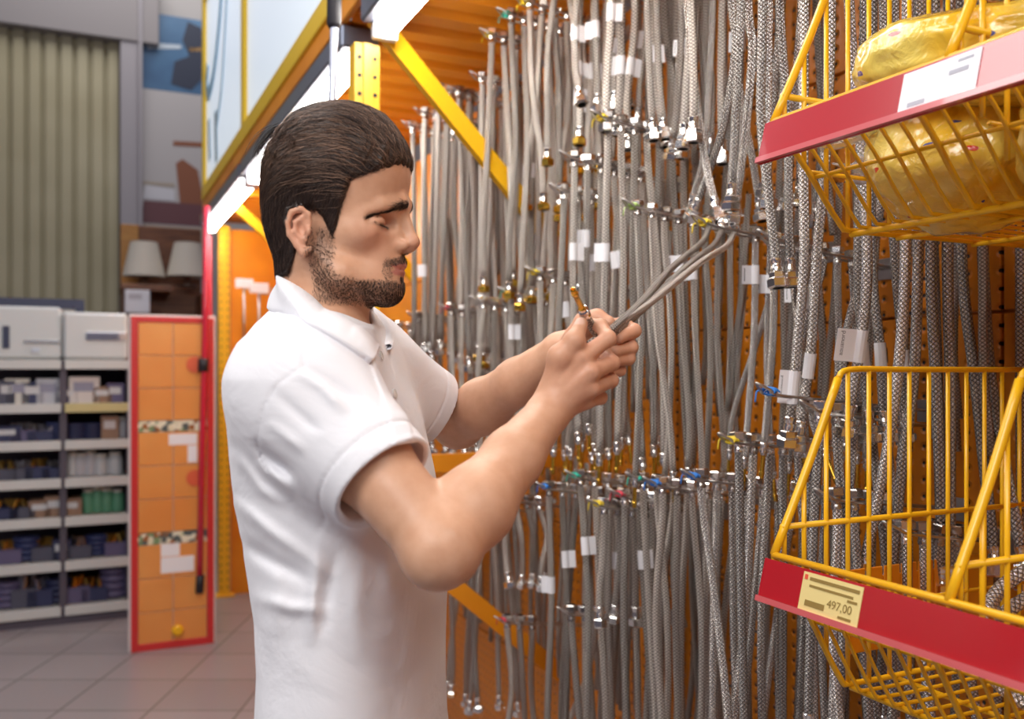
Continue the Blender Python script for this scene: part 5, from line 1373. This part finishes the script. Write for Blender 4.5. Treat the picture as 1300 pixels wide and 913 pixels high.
# collar: folded band round the neck, open at the front
def project(f,p,off,n=8):
    p=np.array(p,float)[None]
    for _ in range(n): p=p-grad(f,p,.002)*(f(p)-off)[:,None]*.9
    return p[0]
shf=lambda P: sh(P,P.min(0)-.02,P.max(0)+.02)
def on_cloth(px,py):
    z=np.linspace(.9,1.3,400); P=np.stack([W(px,py,q) for q in z]); d=shf(P); i=np.flatnonzero(d<0); return P[i[0]] if len(i) else P[200]
def collar_piece():
    shf_=lambda P: sh(P,P.min(0)-.02,P.max(0)+.02)
    nk=lambda P: b(P,P.min(0)-.02,P.max(0)+.02)
    topN=[(480,441,1.085),(462,428,1.055),(432,406,1.035),(402,382,1.035),(376,360,1.06),(362,351,1.11)]
    topF=[(372,350,1.17),(400,366,1.20),(432,384,1.20),(458,402,1.18),(474,420,1.15),(484,440,1.11)]
    botN=[(469,463),(449,448),(427,433),(404,419),(384,408),(362,398)]
    botF=[(356,384,1.22),(395,392,1.26),(440,404,1.26),(466,414,1.24),(480,430,1.19),(484,447,1.11)]
    top=bez([W(*p) for p in topN+[(363,350,1.14)]+topF],84); bot=bez([on_cloth(*p) for p in botN]+[W(341,394,1.08)]+[W(*p) for p in botF],84)
    top=[project(nk,p,.006,3) if 4<i<len(top)-5 else p for i,p in enumerate(top)]
    bot=[project(shf_,p,.0052,6) for p in bot]
    for _ in range(3):
        top=[top[0]]+[(top[i-1]+2*top[i]+top[i+1])/4 for i in range(1,len(top)-1)]+[top[-1]]
        bot=[bot[0]]+[(bot[i-1]+2*bot[i]+bot[i+1])/4 for i in range(1,len(bot)-1)]+[bot[-1]]
    top=np.array(top);bot=np.array(bot); ctr=top.mean(0)
    V_=[];m=8;n=len(top)-1
    for p,q in zip(top,bot):
        o=(p+q)/2-ctr; o[2]=0; o/=np.linalg.norm(o)
        for j in range(m):
            f=j/(m-1); w=p*(1-f)+q*f; w=w+o*math.sin(f*math.pi)**.8*.006+np.array([0,0,1])*math.sin(f*math.pi)*.004
            d=shf_(w[None])[0]
            if d<.0045 and 0<j<m-1: w=project(shf_,w,.0052,3)
            V_.append(w)
        V_.append(q+(project(shf_,q,.0032,3)-q)*.7); V_.append(project(shf_,q,-.003,3))
    m+=2
    Q_=[(i*m+j,i*m+j+1,(i+1)*m+j+1,(i+1)*m+j) for i in range(n) for j in range(m-1)]
    k=len(V_)
    for i,p in enumerate(top):
        o=p-ctr; o[2]=0; o/=np.linalg.norm(o)
        for j in range(4): f=j/3; V_.append(p-o*(.001+.003*f)+np.array([0,0,-.036*f]))
    Q_+=[(k+i*4+j,k+(i+1)*4+j,k+(i+1)*4+j+1,k+i*4+j+1) for i in range(n) for j in range(3)]
    Q_+=[(i*m,(i+1)*m,k+(i+1)*4,k+i*4) for i in range(n)]
    return V_,Q_
Vc,Qc=collar_piece(); me=mesh('collar',[v-ORG for v in Vc],Qc,shirt_m,smooth=True); co_=link('collar',me,shirt)
md=co_.modifiers.new('thickness','SOLIDIFY'); md.thickness=.0022; md.offset=0; md=co_.modifiers.new('round','SUBSURF'); md.levels=1; md.render_levels=1
# buttons on the placket, set on the cloth
pearl=mat('pearl_button',(.82,.8,.78),.2,coat=.5)
for (px,py) in ((480,452),(497,500),(510,548)):
    p=on_cloth(px+3,py); g=grad(shf,p[None],.003)[0]; mb=MB(); mb.lathe([(.0,0),(.0052,0),(.0056,.0008),(.0056,.0018),(.0045,.0022),(.0,.0018)],18)
    o=mb.build('button',pearl,shirt,auto=40); o.matrix_local=orient(p+g*.0004-ORG,g)
# ------------------------------------------------------------------ trousers and shoes (below the picture)
tr=SDF(); HP=np.array([rc[0],TZ,.93])
fwd=np.array([cyw,syw,0]); lat=np.array([-syw,cyw,0])
tr.ell(HP+np.array([0,0,-.02]),np.array([.128,.178,.13]),.03)
for s_ in (-1,1):
    hip=HP+lat*s_*.085+np.array([0,0,-.05]); kn=HP+lat*s_*.10+fwd*.02+np.array([0,0,-.44]); an=HP+lat*s_*.105-fwd*.03+np.array([0,0,-.845])
    tr.cone(hip,kn,.098,.068,.04); tr.cone(kn,an,.068,.052,.03)
tr.add('i',lambda P: .055-P[:,2],.004,HP,9)
Vt,Qt=polygonise(tr,(-.45,.85,.0),(.0,1.42,1.08),.008)
jm=mat('dark_denim',(.02,.028,.06),.8); noise_bump(jm,60,.3,.003,3)
link('trousers',fast_mesh('trousers',Vt-ORG,Qt,jm),man)
shoe_m=mat('black_shoe_leather',(.02,.02,.022),.4); sole_m=mat('shoe_sole',(.5,.5,.5),.6)
for s_ in (-1,1):
    so=SDF(); an=HP+lat*s_*.105-fwd*.03; an[2]=0
    so.cone(an+[0,0,.055]-fwd*.02,an+[0,0,.10]-fwd*.02,.042,.046,.02); so.cone(an+[0,0,.045]-fwd*.03,an+fwd*.13+[0,0,.035],.040,.042,.02); so.cone(an+fwd*.13+[0,0,.035],an+fwd*.18+[0,0,.03],.042,.032,.02)
    so.add('i',lambda P: .018-P[:,2],.003,an,9)
    lo=an-np.array([.13,.11,0]); hi=an+np.array([.26,.11,.16]); Vx,Qx=polygonise(so,lo,hi,.006); sh_=link('shoe',fast_mesh('shoe',Vx-ORG,Qx,shoe_m),man)
    mb=MB(); ring=[an+fwd*(.075+.145*math.cos(a))+lat*(.044*math.sin(a)*(1+.12*math.cos(a))) for a in np.linspace(0,2*math.pi,32,endpoint=False)]
    Vv=[p+np.array([0,0,0])-ORG for p in ring]+[p+np.array([0,0,.02])-ORG for p in ring]
    mb.add(Vv,[tuple(range(32))[::-1],tuple(range(32,64))]+[(i,(i+1)%32,32+(i+1)%32,32+i) for i in range(32)]); mb.build('sole',sole_m,sh_)

# ------------------------------------------------------------------ the hoses he has pulled off the prong
s_,h_=on_v(884,284,1.03)
GR=W(776,421,1.135)
pulled=[([(1.06,0)],W(783,413,1.118),0),([(1.085,0)],W(786,417,1.128),1),([(1.115,0)],W(789,409,1.138),2)]
descr=['held braided hose in his hands, ending in the brass tip above his thumb','held braided hose pulled taut from the prong to his hands, middle of three','held braided hose lowest and darkest of the three pulled to his hands']
for i,(tv,pin,k) in enumerate(pulled):
    v=1.03+.03+i*.03; T=A(v,s_,h_-.035*(v-1.03)/.33+.006)
    pts=[T,T*.96+pin*.04+np.array([.001,0,-.010]),T*.85+pin*.15+np.array([.003,0,-.016]),T*.55+pin*.45+np.array([.008*(i-1),0,-.014+.006*i]),T*.2+pin*.8+np.array([0,0,-.006]),pin]
    if i==0: pts+=[W(770,424,1.092),W(758,423,1.082),W(751,413,1.076),W(746,406,1.066),W(746,406,1.066)+np.array([-.0045,-.0125,.0062])]
    elif i==1: pts+=[W(772,426,1.122),W(760,430,1.115),W(748,438,1.112)]
    else: pts+=[W(776,424,1.135),W(764,436,1.135),W(755,450,1.132)]
    make_hose(bez(pts,44),.0112,'brass' if i==0 else 'none',descr[i],'steel hoses pulled into his hands',fine=True)
# ------------------------------------------------------------------ light and camera
w=bpy.data.worlds.new('World'); scene.world=w; w.use_nodes=True
w.node_tree.nodes['Background'].inputs[0].default_value=(.42,.38,.50,1); w.node_tree.nodes['Background'].inputs[1].default_value=.2
def area(name,loc,target,sx_,sy_,power,col=(1,.97,.94)):
    l=bpy.data.lights.new(name,'AREA'); l.shape='RECTANGLE'; l.size=sx_; l.size_y=sy_; l.energy=power; l.color=col
    o=link(name,l,None,loc); d=Vector(target)-Vector(loc); o.rotation_euler=d.to_track_quat('-Z','Y').to_euler(); return o
area('added_key_front',(-1.1,-.9,3.3),(.1,1.3,1.3),1.6,1.0,46)  # added key lamp, out of view, standing in for bounced flash from upper left
area('added_key_aisle',(-1.6,1.6,3.7),(-.2,1.5,1.3),.6,2.4,30)  # added key area lamp above the man, out of view
area('added_light_right',(.9,-.7,3.2),(.7,1.4,1.3),1.2,.8,22,(1,.95,.88))  # added warm area lamp from behind right, out of view
area('added_light_far',(-2.2,4.6,4.6),(-1.9,6.0,.8),1.5,3,21,(.97,.96,1))  # unseen area lamp added to brighten the far shelving and tile panel
area('added_light_hall',(-3,7.5,6.5),(-3.5,9.4,2.8),3,2,70,(1,.97,.93))  # unseen area lamp added to brighten the back wall
cam=bpy.data.cameras.new('camera'); co=link('camera',cam,None,(0,0,CAMZ),(math.pi/2,0,0))
cam.sensor_width=36; cam.lens=36*F/1300; cam.shift_y=(HY-456.5)/1300
cam.dof.use_dof=True; cam.dof.focus_distance=1.25; cam.dof.aperture_fstop=3.9
cam.clip_start=.02
scene.camera=co
scene.view_settings.view_transform='Standard'; scene.view_settings.look='None'; scene.view_settings.exposure=.42; scene.view_settings.gamma=1
scene.view_settings.use_curve_mapping=False
scene.cycles.use_denoising=True
scene.cycles.max_bounces=6
